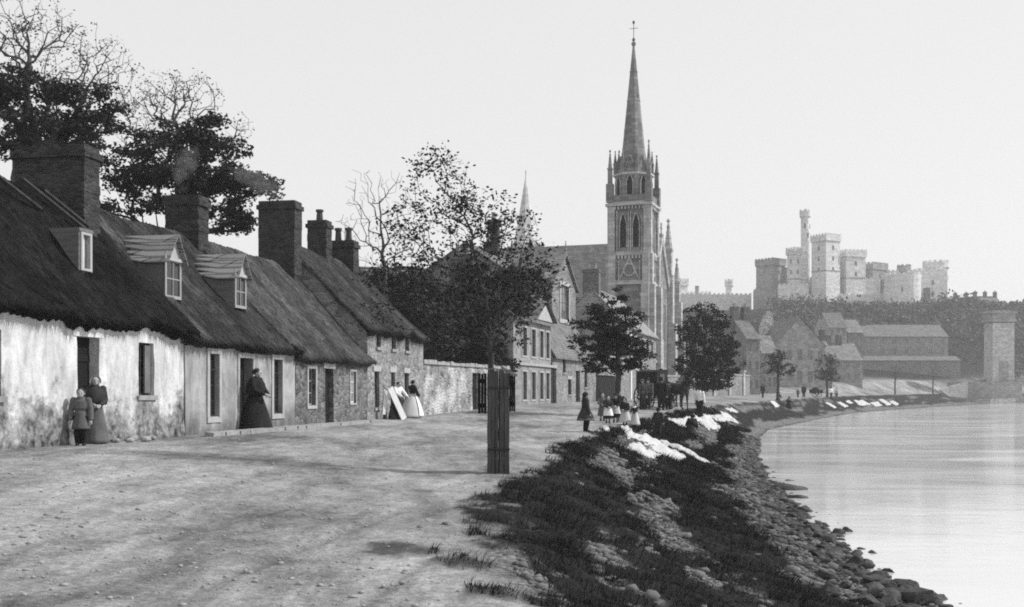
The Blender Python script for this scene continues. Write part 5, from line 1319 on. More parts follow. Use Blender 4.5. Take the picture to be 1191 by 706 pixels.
def hill_wood():
    """the wooded slope under the castle and the shrubs along its foot: no tree of it can be told apart"""
    N = 5200; r = np.random.default_rng(77)
    X = r.uniform(45, 330, N); Y = r.uniform(330, 412, N); k = (X < xb(Y) - 8) & (X > .235 * Y)
    X, Y = X[k], Y[k]; Z = gz(X, Y, False)
    n = len(X); big = vnoise(X * .06, Y * .05, 5); hgt = r.uniform(.8, 4.2, n) * np.where(Y > 388, .35, 1) * (.25 + 1.6 * big); hgt *= np.where(fbm(X * .045, Y * .03, 8, 3) > .58, .25, 1)
    per = 26; idx = np.repeat(np.arange(n), per); d = r.normal(size=(len(idx), 3)); d /= np.linalg.norm(d, axis=1)[:, None]
    P = np.stack([X, Y, Z + hgt * .5], -1)[idx] + d * (r.random(len(idx)) ** .4)[:, None] * np.stack([hgt * .75, hgt * .75, hgt * .6], -1)[idx]
    s = r.uniform(.35, .8, len(idx))[:, None]; u = r.normal(size=P.shape); u /= np.linalg.norm(u, axis=1)[:, None]; v = np.cross(u, r.normal(size=P.shape)); v /= np.linalg.norm(v, axis=1)[:, None]
    V = np.stack([P - u * s, P - v * s * .6, P + u * s, P + v * s * .6], 1).reshape(-1, 3)
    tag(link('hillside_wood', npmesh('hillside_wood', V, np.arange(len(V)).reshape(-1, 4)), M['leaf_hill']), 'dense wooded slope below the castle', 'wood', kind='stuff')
hill_wood()

# ------------------------------------------------------------------ tree guard of planks on the bank
def tree_guard():
    x, y, z = base(579.5, 20); z += .02; s = 20 / F
    zz = lambda py: EYE + (HY - py) * s - z
    r = thing('tree_guard', 'tall weathered plank guard with dark side boards boxed round the young tree', 'tree guard', (x, y, z), .06)
    w = 12.4 * s; h = zz(430)
    rr = random.Random(9)
    def plank(x0, x1, y0, y1, zt, nm, m, th=None):
        b = MB(); n = 6; b.add([], [])
        b.box(x0, x1, y0, y1, -.12, zt, .006); b.build(nm, M[m], r)
    e = .004
    def board(x0, x1, y0, y1, zt, nm, tx=0, seed=0):      # one worn plank, slightly out of true, split at the top
        q = random.Random(seed); b = MB(); n = 14; V = []; fa = []
        for k in range(n + 1):
            z_ = -.12 + (zt + .12) * k / n; dx = tx * k / n + q.uniform(-.004, .004); e0 = q.uniform(0, .006); e1 = q.uniform(0, .006); dy = q.uniform(-.004, .004)
            V += [(x0 + dx + e0, y0 + dy, z_), (x1 + dx - e1, y0 + dy, z_), (x1 + dx - e1, y1 + dy, z_ + (.03 if k == n else 0)), (x0 + dx + e0, y1 + dy, z_ + (.02 if k == n else 0))]
        for k in range(n):
            for a in range(4): fa.append((k * 4 + a, k * 4 + (a + 1) % 4, k * 4 + 4 + (a + 1) % 4, k * 4 + 4 + a))
        fa += [(3, 2, 1, 0), tuple(n * 4 + a for a in range(4))]; b.add(V, fa); b.build(nm, M['wood_guard'], r)
    for y0, y1 in ((-.2, -.165), (.205, .24)):
        board(-w, -w * .36, y0, y1, h, 'plank', .004, 1 + int(y0 * 10)); board(-w * .34, -.004, y0 - .006, y1 - .006, h - .035, 'plank', 0, 2); board(.012, w * .5, y0 - .003, y1 - .003, h - .015, 'plank', 0, 3); board(w * .525, w, y0 - .008, y1 - .008, h - .07, 'plank', -.006, 4)
    for x0, x1 in ((-w, -w + .035), (w - .035, w)):
        board(x0, x1, -.16, .0, h - .03, 'side_plank', 0, 5); board(x0, x1, .015, .2, h - .08, 'side_plank', 0, 6)
    l, rt = -23.5 * s, 20.5 * s
    for (a, b_, zb, zt) in ((l, -w - .012, zz(481), zz(434)), (w + .012, rt, zz(479), zz(437))):
        b = MB(); n = 3; ww = (b_ - a) / n
        for k in range(n): b.box(a + k * ww + .003, a + (k + 1) * ww - .003, .1, .135, zb + .01 * (k % 2), zt - .012 * (k % 2)); 
        b.box(a, b_, .137, .17, zb + .1, zb + .18); b.box(a, b_, .137, .17, zt - .18, zt - .1); b.build('side_board', M['wood_black'], r)
    c = MB(); c.prism([(w * .28, zz(427)), (w * .45, zz(431)), (rt + .03, zz(438)), (rt + .03, zz(435.5)), (w * .6, zz(427.5)), (w * .28, zz(424))], .02, .2); c.build('cap', M['stone_step'], r)
    
    for q in (.24, .82): MB().box(-w - .004, w + .004, -.222, -.214, h * q, h * q + .035).build('iron_strap', M['iron'], r)
tree_guard()
# ------------------------------------------------------------------ figures
def fuse(mb, voxel, smooth=2, name='body'):
    me = mb.mesh('tmp'); o = bpy.data.objects.new('tmp', me); COL.objects.link(o)
    m = o.modifiers.new('r', 'REMESH'); m.mode = 'VOXEL'; m.voxel_size = voxel; m.adaptivity = 0
    s = o.modifiers.new('s', 'SMOOTH'); s.iterations = smooth; s.factor = .4
    bpy.context.view_layer.update(); dg = bpy.context.evaluated_depsgraph_get()
    out = bpy.data.meshes.new_from_object(o.evaluated_get(dg)); out.name = name
    bpy.data.objects.remove(o); bpy.data.meshes.remove(me)
    out.polygons.foreach_set('use_smooth', [True] * len(out.polygons)); return out
def mid(a, b, bend, L):
    """joint between two ends of a limb of length L, pushed towards 'bend'"""
    a, b = Vector(a), Vector(b); d = b - a; h = math.sqrt(max(0, (L / 2) ** 2 - (d.length / 2) ** 2)) if d.length < L else 0
    n = Vector(bend); n = n - d * n.dot(d) / max(d.length_squared, 1e-6)
    return (a + b) / 2 + (n.normalized() * h if n.length > 1e-6 else Vector())
HANDS = {'down': ((-.165, -.04, .46), (.165, -.04, .46)), 'front': ((-.045, -.19, .60), (.045, -.20, .59)), 'hip': ((-.17, -.05, .57), (.17, -.05, .57)),
         'hold': ((-.10, -.28, .66), (.10, -.28, .66)), 'fold': ((.06, -.17, .66), (-.06, -.16, .68)), 'one': ((-.20, -.03, .46), (.05, -.22, .72)), 'rein': ((-.07, -.30, .52), (.07, -.30, .52))}
def person(loc, face, H, label, child=False, woman=True, arms='down', lean=0, head_turn=0, vox=.011, seat=None, stride=0, wear=(), group=None, crouch=False, head_dip=0, eyes=True):
    """face = direction the figure looks, angle from -Y (towards the camera), anticlockwise from above; wear = list of (garment, material)"""
    hs = 1.24 if child else 1.0; hr = .0655 * hs
    r = thing('person', label, 'person', loc, face, group)
    sc = Matrix.Scale(H, 4); cl = math.cos(lean); sl = math.sin(lean)
    base_z = .52 if not child else .48
    drop = {None: 0}.get(seat, 0) if seat is None else base_z - seat / H - .06
    if crouch: drop = base_z - .20
    ch = 1 - 2 * hr
    neck_z = ch - .035; sh_z = neck_z - .045
    def up(p):      # leaning upper body about the hips
        x, y, z = p; z -= base_z
        return Vector((x, y * cl - z * sl, base_z + z * cl + y * sl - drop)) * H
    def lo(p): return Vector(p) * H
    sw = .112 if woman or child else .128
    if child: sw = .115
    hip = [lo((sx * .052, 0, base_z - drop)) for sx in (-1, 1)]
    if crouch or seat is not None:
        fy = -.24 if seat is not None else -.14
        ank = [lo((sx * .075, fy, .045)) for sx in (-1, 1)]; knee = [mid(h, a, (0, -1, .5), (.49 if not child else .45) * H) for h, a in zip(hip, ank)]
    else:
        ank = [lo((sx * .055, sx * stride, .045)) for sx in (-1, 1)]; knee = [mid(h, a, (0, -1, 0), (base_z - .04) * H) for h, a in zip(hip, ank)]
    sh = [up((sx * sw, .005, sh_z)) for sx in (-1, 1)]
    hp = HANDS[arms] if isinstance(arms, str) else arms
    hz = sh_z / .815
    hand = [up((x, y, z * hz)) for x, y, z in hp]
    elb = [mid(a, b, (sx * .9, .6, -.2), .34 * H) for a, b, sx in zip(sh, hand, (-1, 1))]
    hc = up((0, -.012 - head_dip * .04, ch + hr * .55)); hd = head_dip
    K = H
    def body(ex=0., legs=True, arm=True, head=True, torso=True, feet=True, hands=True, top=None):
        b = MB(); E = ex
        if torso:
            wa = 1.0 if not woman else .86
            b.tube([up((0, 0, base_z - .06)), up((0, 0, base_z)), up((0, .002, base_z + .1)), up((0, -.006, sh_z - .12)), up((0, -.002, sh_z - .02)), up((0, .002, sh_z + .025)), up((0, .0, neck_z + .02))],
                   [.068 * K + E, .088 * K + E, .074 * wa * K + E, .09 * K + E, .092 * K + E, .055 * K + E, .032 * K + E], 14, squash=(1.12, .74, 1))
            for s in sh: b.ball(s, .04 * K + E, 10, 7)
        if legs:
            for h_, k_, a_ in zip(hip, knee, ank):
                b.tube([h_ + Vector((0, 0, .02 * K)), (h_ * .65 + k_ * .35), k_, k_ * .6 + a_ * .4, a_], [.062 * K + E, .056 * K + E, .040 * K + E, .038 * K + E, .024 * K + E], 10)
                b.ball(k_, .040 * K + E, 8, 6)
        if feet:
            for a_ in ank:
                b.tube([a_ + Vector((0, .025 * K, -.018 * K)), a_ + Vector((0, -.03 * K, -.022 * K)), a_ + Vector((0, -.095 * K, -.030 * K))], [.026 * K + E, .024 * K + E, .016 * K + E], 8)
        if arm:
            for s, e_, h_ in zip(sh, elb, hand):
                b.tube([s, s * .5 + e_ * .5, e_, e_ * .5 + h_ * .5, h_], [.036 * K + E, .033 * K + E, .027 * K + E, .026 * K + E, .019 * K + E], 9); b.ball(e_, .028 * K + E, 8, 6)
        if hands:
            for sx, e_, h_ in zip((-1, 1), elb, hand):
                d = (h_ - e_).normalized(); side = d.cross(Vector((0, 1, 0))) if abs(d.y) < .8 else d.cross(Vector((0, 0, 1))); side.normalize(); n = side.cross(d)
                pal = h_ + d * .042 * K
                b.tube([h_ - d * .01 * K, h_ + d * .02 * K, pal + d * .012 * K], [.016 * K, .024 * K, .022 * K], 8)
                f = .0062 * max(K, 1.3)
                for j, ln in enumerate((.034, .040, .037, .028)):
                    o_ = side * (j - 1.5) * .0125 * K
                    b.tube([pal + o_, pal + o_ + d * ln * .6 * K - n * .006 * K * 0, pal + o_ + d * ln * K - n * .014 * K], [f * 1.1, f, f * .8], 6)
                b.tube([h_ + d * .012 * K - side * .016 * K, h_ + d * .034 * K - side * .034 * K, h_ + d * .055 * K - side * .036 * K], [f * 1.3, f * 1.15, f * .9], 6)
        if head:
            b.tube([up((0, 0, neck_z - .03)), hc - Vector((0, 0, hr * .55 * K))], [.031 * K, .029 * K], 9)
            R = Matrix.Rotation(head_turn, 3, 'Z') @ Matrix.Rotation(hd, 3, 'X'); h = MB()
            h.ball((0, 0, .12 * hr), (hr * .80, hr * .92, hr * .92), 14, 10); h.ball((0, -.30 * hr, -.36 * hr), (hr * .60, hr * .60, hr * .66), 12, 8)
            h.tube([(0, -.88 * hr, .18 * hr), (0, -1.12 * hr, -.16 * hr), (0, -.9 * hr, -.24 * hr)], [.07 * hr, .15 * hr, .11 * hr], 6)
            h.tube([(-.24 * hr, -.84 * hr, -.56 * hr), (0, -.92 * hr, -.53 * hr), (.24 * hr, -.84 * hr, -.56 * hr)], [.05 * hr, .08 * hr, .05 * hr], 5)
            for sx in (-1, 1): h.ball((sx * .80 * hr, .05 * hr, -.08 * hr), (.1 * hr, .17 * hr, .26 * hr), 6, 5)
            b.add([hc + R @ (Vector(v) * K) for v in h.v], h.f)
        return b
    link('body', fuse(body(), vox), M['skin'], r)
    Rh = Matrix.Rotation(head_turn, 3, 'Z') @ Matrix.Rotation(hd, 3, 'X')
    if eyes:
        for sx in (-1, 1):
            e = MB(); p = hc + Rh @ (Vector((sx * .30 * hr, -.84 * hr, .04 * hr)) * K); e.ball(p, .085 * hr * K, 6, 5); e.build('eye', M['hair'], r)
    def onhead(b, nm, m): 
        b.v = [tuple(hc + Rh @ (Vector(v) * hr * K)) for v in b.v]; b.build(nm, M[m], r, True)
    rr = random.Random(int(loc[0] * 100) + int(loc[1]))
    for item in wear:
        nm, m = item[0], item[1]
        if nm == 'hair':
            b = MB(); b.ball((0, .12, .28), (.90, .98, .88), 14, 8); b.v = [(x, max(y, -.66 + .25 * max(0, .8 - z)) if z < .75 else y, max(z, -.45)) for x, y, z in b.v]
            if woman: b.ball((0, .95, .05), .36, 8, 6)
            onhead(b, 'hair', m)
        elif nm == 'long_hair':
            b = MB(); b.ball((0, .14, .28), (.93, 1.0, .88), 14, 8); b.v = [(x, max(y, -.6), max(z, -.5)) for x, y, z in b.v]; b.tube([(0, .55, .1), (0, .85, -.7), (0, .8, -1.9)], [.75, .72, .5], 8, squash=(1, .45, 1)); onhead(b, 'hair', m)
        elif nm == 'cap':
            b = MB(); b.lathe([(.95, .45), (1.06, .62), (.98, .98), (.5, 1.18), (.02, 1.22)], 12, sy=1.08); b.lathe([(.8, .48), (1.5, .40), (.8, .54)], 6, a0=math.pi * 1.2, a1=math.pi * 1.8); onhead(b, 'cap', m)
        elif nm == 'tall_hat':
            b = MB(); b.lathe([(.9, .55), (1.35, .6), (1.35, .66), (.9, .68), (.86, 1.9), (.02, 1.92)], 14, sy=1.08); onhead(b, 'hat', m)
        elif nm == 'bonnet':
            b = MB(); b.ball((0, .22, .22), (1.08, 1.1, 1.08), 14, 9); b.v = [(x, max(y, -.42), z) for x, y, z in b.v]; b.lathe([(.95, -.42), (1.2, -.62)], 14, a0=-.5, a1=math.pi + .5); b.v[-30:] = [(x, z, y) for x, y, z in b.v[-30:]]; onhead(b, 'bonnet', m)
        elif nm == 'hat':
            b = MB(); b.lathe([(.9, .5), (1.5, .46), (1.5, .54), (.92, .6), (.85, 1.1), (.02, 1.2)], 14); onhead(b, 'hat', m)
        elif nm in ('jacket', 'bodice', 'shirt'):
            link(nm, fuse(body(.013 * K if nm != 'jacket' else .022 * K, legs=False, head=False, feet=False, hands=False), vox, 3), M[m], r)
        elif nm == 'waistcoat':
            link(nm, fuse(body(.02 * K, legs=False, head=False, feet=False, hands=False, arm=False), vox, 3), M[m], r)
        elif nm == 'trousers':
            b = body(.017 * K, head=False, feet=False, hands=False, arm=False, torso=False); b.tube([lo((0, 0, base_z - drop - .05)), lo((0, 0, base_z - drop + .07))], [.093 * K, .088 * K], 12, squash=(1.1, .8, 1)); link(nm, fuse(b, vox, 2), M[m], r)
        elif nm == 'boots':
            for a_ in ank:
                b = MB(); b.tube([a_ + Vector((0, .03 * K, -.02 * K)), a_ + Vector((0, -.03 * K, -.022 * K)), a_ + Vector((0, -.105 * K, -.028 * K))], [.034 * K, .032 * K, .022 * K], 9); b.tube([a_ + Vector((0, 0, -.02 * K)), a_ + Vector((0, 0, .05 * K))], [.033 * K, .034 * K], 9)
                link('boot', fuse(b, max(vox, .012)), M[m], r)
        elif nm in ('skirt', 'apron', 'overskirt'):
            hem, wd, back = item[2], item[3], (item[4] if len(item) > 4 else 0)
            ztop = (base_z + .10 - drop) ; nf = 17; ph = rr.random() * 6
            wst = .088 if woman else .1
            def wob(a, q): return 1 + (.055 * math.sin(nf * a + ph + 2 * q) + .04 * math.sin(7 * a + ph * 2)) * q ** 1.3
            prof = []; n = 12
            o_ = {'skirt': 0, 'overskirt': .012, 'apron': .02}[nm]
            for k in range(n + 1):
                q = k / n; prof.append(((wst + (wd - wst) * (1 - (1 - q) ** (1.35 if wd > .3 else 1.2)) + o_) * K, (ztop + (hem - ztop) * q) * K))
            b = MB()
            if nm == 'apron':
                b.lathe(prof, 16, wob=wob, sy=.92, a0=-math.pi * .93, a1=-math.pi * .07)
            else:
                prof2 = [(max(p[0] - .012 * K, .01), p[1]) for p in prof[::-1]]
                b.lathe(prof + prof2[:-1], 44, wob=wob, sy=.92)
            if back: b.v = [(x, y + back * K * max(0, (ztop * K - z) / (ztop * K)) ** 1.2, z) for x, y, z in b.v]
            b.build(nm, M[m], r, True)
        elif nm == 'shawl':
            b = MB()
            prof = [(.05, sh_z + .05), (.10, sh_z + .02), (.155, sh_z - .05), (.17, sh_z - .14), (.175, sh_z - .22), (.165, sh_z - .22), (.15, sh_z - .12), (.09, sh_z)]
            b.lathe([(a * K, z * K) for a, z in prof], 24, sy=.82, wob=lambda a, q: 1 + .05 * math.sin(6 * a)); b.v = [tuple(up((x / K, y / K, z / K))) for x, y, z in b.v]; b.build('shawl', M[m], r, True)
        elif nm == 'collar':
            b = MB(); b.lathe([(.03 * K, 0), (.055 * K, .01 * K), (.12 * K, -.045 * K), (.115 * K, -.055 * K), (.05 * K, -.005 * K)], 18, tuple(up((0, 0, sh_z + .045))), sy=.8); b.build('collar', M[m], r, True)
    return r
PI = math.pi
def at(px, py): p = pix_ground(px, py); return (p.x, p.y, p.z)
def at_d(px, Y): x = (px - CX) / F * Y; return (x, Y, g(x, Y))
def people():
    fr = lambda px, off: (lambda q: (q.x + U.y * off, q.y - U.x * off, g(q.x + U.y * off, q.y - U.x * off)))(front(pY(px)))
    # by the cottages
    person(at_d(297, 28.9), 1.25, 1.66, 'woman in a wide black crinoline dress standing at the harled cottage door', woman=True, arms='front', lean=.06, head_turn=.35, vox=.009,
           wear=[('hair', 'hair'), ('bodice', 'cloth_black'), ('skirt', 'cloth_black', .01, .29), ('shawl', 'cloth_black')])
    person(at_d(94, 21.1), .2, 1.12, 'child in a grey smock standing in front of the white cottage door', child=True, arms='down', vox=.009,
           wear=[('hair', 'hair'), ('trousers', 'cloth_black'), ('jacket', 'cloth_mid'), ('skirt', 'cloth_mid', .28, .15), ('boots', 'cloth_black')])
    person(at_d(110, 21.9), .5, 1.36, 'small woman in dark clothes and a pale cap leaning at the white cottage door jamb', arms='front', lean=.1, vox=.009,
           wear=[('bonnet', 'cloth_grey'), ('bodice', 'cloth_dark'), ('skirt', 'cloth_mid', .01, .2), ('shawl', 'cloth_dark')])
    a = at_d(461, 41.0); person((a[0], a[1], a[2]), .9, 1.42, 'woman in a white blouse and dark skirt bending behind the white boards', arms='hold', lean=.22, wear=[('hair', 'hair'), ('shirt', 'cloth_white'), ('skirt', 'cloth_black', .01, .22)])
    a = at_d(479, 43.2); person(a, 2.2, 1.5, 'woman in a dark bodice with a very full white skirt beside the white boards', arms='front', lean=.08, wear=[('hair', 'hair'), ('bodice', 'cloth_black'), ('skirt', 'cloth_pale', .02, .36, .08), ('apron', 'cloth_white', .06, .36, .08)])
    # folding white boards
    a = at_d(459, 40.2); r = thing('trestle_board', 'pair of white boards leaning together in an A beside the two women', 'boards', a, .8)
    def board(x0, z0, x1, z1, w, y0, y1, nm):
        b = MB(); d = Vector((x1 - x0, 0, z1 - z0)).normalized(); n = Vector((d.z, 0, -d.x)) * w / 2
        P = [Vector((x0, 0, z0)) - n, Vector((x0, 0, z0)) + n, Vector((x1, 0, z1)) + n, Vector((x1, 0, z1)) - n]
        b.add([(p.x, y0, p.z) for p in P] + [(p.x, y1, p.z) for p in P], [(3, 2, 1, 0), (4, 5, 6, 7), (0, 1, 5, 4), (1, 2, 6, 5), (2, 3, 7, 6), (3, 0, 4, 7)]); b.build(nm, M['paint_white'], r)
    board(.38, .02, -.28, 1.15, .24, -.10, -.06, 'front_board'); board(-.40, .20, -.33, 1.1, .14, .10, .14, 'back_board')
    MB().tube([(-.30, -.1, 1.1), (-.30, .14, 1.1)], .02, 6).build('hinge', M['iron'], r)
    MB().box(-.2, .16, -.02, .02, .02, .5).build('brace', M['wood_black'], r)
    # the girl on the brow of the bank and the group behind her
    person(at(681, 502), 1.9, 1.34, 'girl with long hair and dark knee length coat standing alone on the road edge', child=True, arms='down', vox=.009, wear=[('long_hair', 'hair'), ('bodice', 'cloth_dark'), ('skirt', 'cloth_mid', .27, .24), ('overskirt', 'cloth_dark', .33, .21), ('boots', 'cloth_black'), ('trousers', 'cloth_black')])
    GG = 'girls grouped on the road'
    def girl(px, Y, H, face, label, wear, **k):
        return person(at_d(px, Y), face, H, label, child=True, group=GG, wear=[('long_hair' if 'hat' not in [w[0] for w in wear] else 'hair', 'hair')] + wear + [('boots', 'cloth_black')], vox=.012, **k)
    girl(700.5, 45.2, 1.18, .1, 'girl in plain mid grey dress at the left end of the group of girls', [('bodice', 'cloth_mid'), ('skirt', 'cloth_mid', .18, .17)], arms='front')
    girl(707, 43.0, 1.1, .2, 'girl in a dark bodice and short white apron second from the left in the group', [('bodice', 'cloth_dark'), ('skirt', 'cloth_black', .16, .17), ('apron', 'cloth_white', .27, .17)], arms='front')
    girl(716, 43.6, 1.16, -.2, 'girl in black with a pale apron in the middle of the group', [('bodice', 'cloth_black'), ('skirt', 'cloth_black', .16, .17), ('apron', 'cloth_pale', .30, .17), ('hat', 'cloth_black')], arms='front')
    girl(721, 45.4, 1.25, .3, 'tallest girl in black at the back of the group', [('bodice', 'cloth_black'), ('skirt', 'cloth_black', .16, .17)], arms='fold')
    girl(727, 42.3, 1.05, -.5, 'girl in a black shawl with a wide pale skirt near the right of the group', [('bodice', 'cloth_black'), ('skirt', 'cloth_pale', .1, .24), ('shawl', 'cloth_black')], arms='front')
    girl(738.5, 42.0, .98, -.8, 'smallest girl with white collar and pale skirt at the right end of the group', [('bodice', 'cloth_dark'), ('skirt', 'cloth_pale', .1, .21), ('collar', 'cloth_white')], arms='front')
    # on the bank
    person(at(765.5, 505), 2.9, 1.08, 'boy in dark jacket and cap standing on the grass bank between the linen', child=True, woman=False, arms='down', wear=[('hair', 'hair'), ('cap', 'cloth_black'), ('jacket', 'cloth_dark'), ('trousers', 'cloth_dark'), ('boots', 'cloth_black')])
    person(at(803, 505), 2.6, 1.45, 'woman in dark clothes crouching over the second spread of white linen', arms='hold', lean=.5, crouch=True, wear=[('bonnet', 'cloth_black'), ('bodice', 'cloth_dark'), ('skirt', 'cloth_dark', .0, .2), ('shawl', 'cloth_black')])
    person(at(905, 466), .3, 1.3, 'child in dark clothes crouching at the foot of the small young street tree', child=True, arms='hold', lean=.4, crouch=True, vox=.02, eyes=False, wear=[('cap', 'cloth_black'), ('jacket', 'cloth_dark'), ('skirt', 'cloth_dark', .0, .22)])
    person(at(917.5, 476), 2.8, 1.4, 'woman in dark shawl stooping on the grass below the small young street tree', arms='hold', lean=.55, vox=.02, eyes=False, wear=[('bonnet', 'cloth_dark'), ('bodice', 'cloth_dark'), ('skirt', 'cloth_black', .01, .25), ('shawl', 'cloth_mid')])
    # about the carriage
    MEN = 'men standing about the carriage'
    def man(px, Y, H, face, label, wear, **k): return person(at_d(px, Y), face, H, label, woman=False, group=k.pop('group', MEN), vox=.016, eyes=Y < 70, wear=[('hair', 'hair')] + wear + [('boots', 'cloth_black')], **k)
    man(746.5, 61, 1.7, .6, 'man in dark coat and flat cap leftmost beside the carriage', [('jacket', 'cloth_dark'), ('trousers', 'cloth_black'), ('cap', 'cloth_mid')])
    man(753.5, 62, 1.72, -.4, 'man in grey coat and tall hat beside the carriage wheel', [('jacket', 'cloth_mid'), ('trousers', 'cloth_dark'), ('tall_hat', 'cloth_black')])
    man(769, 61.5, 1.78, 2.8, 'man in black coat and tall hat with his back turned in front of the carriage', [('jacket', 'cloth_black'), ('trousers', 'cloth_black'), ('tall_hat', 'cloth_black')], stride=.05)
    man(777, 62.5, 1.6, .3, 'man in dark jacket between the carriage and the horse', [('jacket', 'cloth_dark'), ('trousers', 'cloth_black'), ('cap', 'cloth_black')], arms='hip')
    man(813.5, 64.5, 1.72, 2.6, 'man in white shirt sleeves and dark trousers on the verge beside the broad tree', [('shirt', 'cloth_white'), ('trousers', 'cloth_black'), ('cap', 'cloth_black')], group=None, stride=.04)
    for px, Y, H, f, lb, m, m2 in ((887, 134, 1.7, .5, 'distant man in black walking left of the small young street tree', 'cloth_black', 'cloth_black'), (935, 150, 1.72, -.5, 'distant man in dark clothes on the road between the two small street trees', 'cloth_dark', 'cloth_black'),
                              (928, 146, 1.15, .2, 'distant child beside the man between the two small street trees', 'cloth_mid', 'cloth_black'), (966.5, 162, 1.7, .4, 'distant man in white shirt under the small round street tree', 'cloth_white', 'cloth_black'),
                              (973, 166, 1.6, -.4, 'distant man in a pale jacket right of the small round street tree', 'cloth_pale', 'cloth_mid')):
        man(px, Y, H, f, lb, [('jacket', m), ('trousers', m2), ('cap', 'cloth_black')], group='distant people on the road', stride=.05)
people()

# ------------------------------------------------------------------ carriage, horse, handcart
def wheel(root, x, y, R, nm='wheel', spokes=12):
    w = MB(); n = 28; prof = [(R, -.03), (R, .03), (R - .06, .03), (R - .06, -.03)]
    V = []; fa = []
    for k in range(n):
        a = 2 * PI * k / n
        for q, yy in prof: V.append((q * math.cos(a), yy, q * math.sin(a)))
    for k in range(n):
        for j in range(4): fa.append((k * 4 + j, k * 4 + (j + 1) % 4, ((k + 1) % n) * 4 + (j + 1) % 4, ((k + 1) % n) * 4 + j))
    w.add(V, fa)
    for k in range(spokes): a = 2 * PI * k / spokes; w.tube([(.05 * math.cos(a), 0, .05 * math.sin(a)), ((R - .05) * math.cos(a), 0, (R - .05) * math.sin(a))], .018, 5)
    w.tube([(0, -.1, 0), (0, .1, 0)], [.08, .08], 10)
    o = w.build(nm, M['wood_dark'], root); o.location = (x, y, R); return o
def carriage():
    p = at_d(764, 66); r = thing('carriage', 'dark hooded horse carriage standing on the road before the church', 'carriage', p, 1.0)
    b = MB(); b.prism([(-1.25, .75), (-1.1, .55), (.5, .55), (.75, .85), (.75, 1.25), (-1.3, 1.25)], -.62, .62); b.build('body', M['wood_black'], r)
    h = MB()   # closed hood with a curved back and flat roof
    h.prism([(-1.32, 1.252), (-1.42, 1.7), (-1.25, 2.1), (-.9, 2.22), (.15, 2.24), (.2, 2.14), (-.15, 1.252)], -.64, .64); h.build('hood', M['wood_black'], r)
    q = MB(); q.box(-1.3, -.2, -.665, -.645, 1.34, 1.44); q.box(-1.3, -.2, .645, .665, 1.34, 1.44); q.build('pale_band', M['trim_pale'], r)
    for sg in (-1, 1):
        wn = MB(); wn.box(-.95, -.35, sg * .65 - .008, sg * .65 + .008, 1.55, 1.98); wn.build('window', M['glass'], r)
    s = MB(); s.box(.35, .85, -.55, .55, 1.252, 1.45); s.box(.30, .36, -.55, .55, 1.45, 1.8); s.build('driver_seat', M['cloth_dark'], r)
    for sg in (-1, 1): wheel(r, -.85, sg * .78, .62); wheel(r, .75, sg * .74, .45, spokes=10)
    s = MB(); s.tube([(-.85, -.78, .62), (-.85, .78, .62)], .04, 6); s.tube([(.75, -.74, .45), (.75, .74, .45)], .04, 6); s.build('axle', M['iron'], r)
    for sg in (-1, 1): MB().tube([(.8, sg * .42, .55), (1.6, sg * .45, .85), (3.2, sg * .36, 1.0)], .035, 6).build('shaft', M['wood_dark'], r)
    c = Matrix.Rotation(1.0, 3, 'Z') @ Vector((.58, 0, 0))
    person((p[0] + c.x, p[1] + c.y, p[2] + .93), 1.0 + PI / 2, 1.68, 'driver in white shirt and dark waistcoat sitting on the carriage box', woman=False, arms='rein', seat=.52, vox=.016, wear=[('hair', 'hair'), ('shirt', 'cloth_white'), ('waistcoat', 'cloth_dark'), ('trousers', 'cloth_black'), ('boots', 'cloth_black'), ('hat', 'cloth_black')])
    def horse(x, y, rot, label, m='hide', dip=0):
        h = thing('horse', label, 'horse', (x, y, g(x, y)), rot); b = MB()
        b.tube([(-.95, 0, 1.22), (-.8, 0, 1.25), (-.45, 0, 1.2), (0, 0, 1.14), (.4, 0, 1.17), (.72, 0, 1.22), (.9, 0, 1.2)], [.12, .29, .31, .30, .31, .27, .14], 14, squash=(1, .82, 1.05))
        b.tube([(.62, 0, 1.3), (.9, 0, 1.55 - dip * .3), (1.12, 0, 1.86 - dip)], [.27, .19, .125], 10, squash=(1, .6, 1))
        b.tube([(1.06, 0, 1.92 - dip), (1.2, 0, 1.88 - dip), (1.42, 0, 1.66 - dip), (1.52, 0, 1.52 - dip)], [.11, .14, .095, .075], 10, squash=(1, .72, 1))
        for sy in (-1, 1):
            b.tube([(1.08, sy * .06, 1.98 - dip), (1.1, sy * .075, 2.12 - dip)], [.045, .012], 6)
            b.tube([(.62, sy * .15, 1.15), (.66, sy * .16, .88), (.62 + .04 * sy, sy * .15, .55), (.63 + .05 * sy, sy * .15, .18), (.66 + .05 * sy, sy * .15, .1)], [.15, .1, .06, .042, .05], 9)
            b.tube([(.66 + .05 * sy, sy * .15, .1), (.69 + .05 * sy, sy * .15, .0)], [.05, .07], 9)
            b.tube([(-.72, sy * .15, 1.2), (-.62, sy * .17, .85), (-.82 + .05 * sy, sy * .16, .56), (-.80 + .05 * sy, sy * .15, .2), (-.76 + .05 * sy, sy * .15, .1)], [.21, .14, .07, .045, .05], 9)
            b.tube([(-.76 + .05 * sy, sy * .15, .1), (-.73 + .05 * sy, sy * .15, .0)], [.05, .07], 9)
        link('body', fuse(b, .022, 3), M[m], h)
        t = MB(); t.tube([(-1.0, 0, 1.3), (-1.14, 0, 1.1), (-1.16, 0, .6)], [.05, .09, .03], 8); t.build('tail', M['hide_mane'], h, True)
        t = MB(); t.tube([(.7, 0, 1.52), (.88, 0, 1.74 - dip * .3), (1.06, 0, 2.02 - dip)], [.04, .07, .04], 6, squash=(1, .6, 1.3)); t.build('mane', M['hide_mane'], h, True)
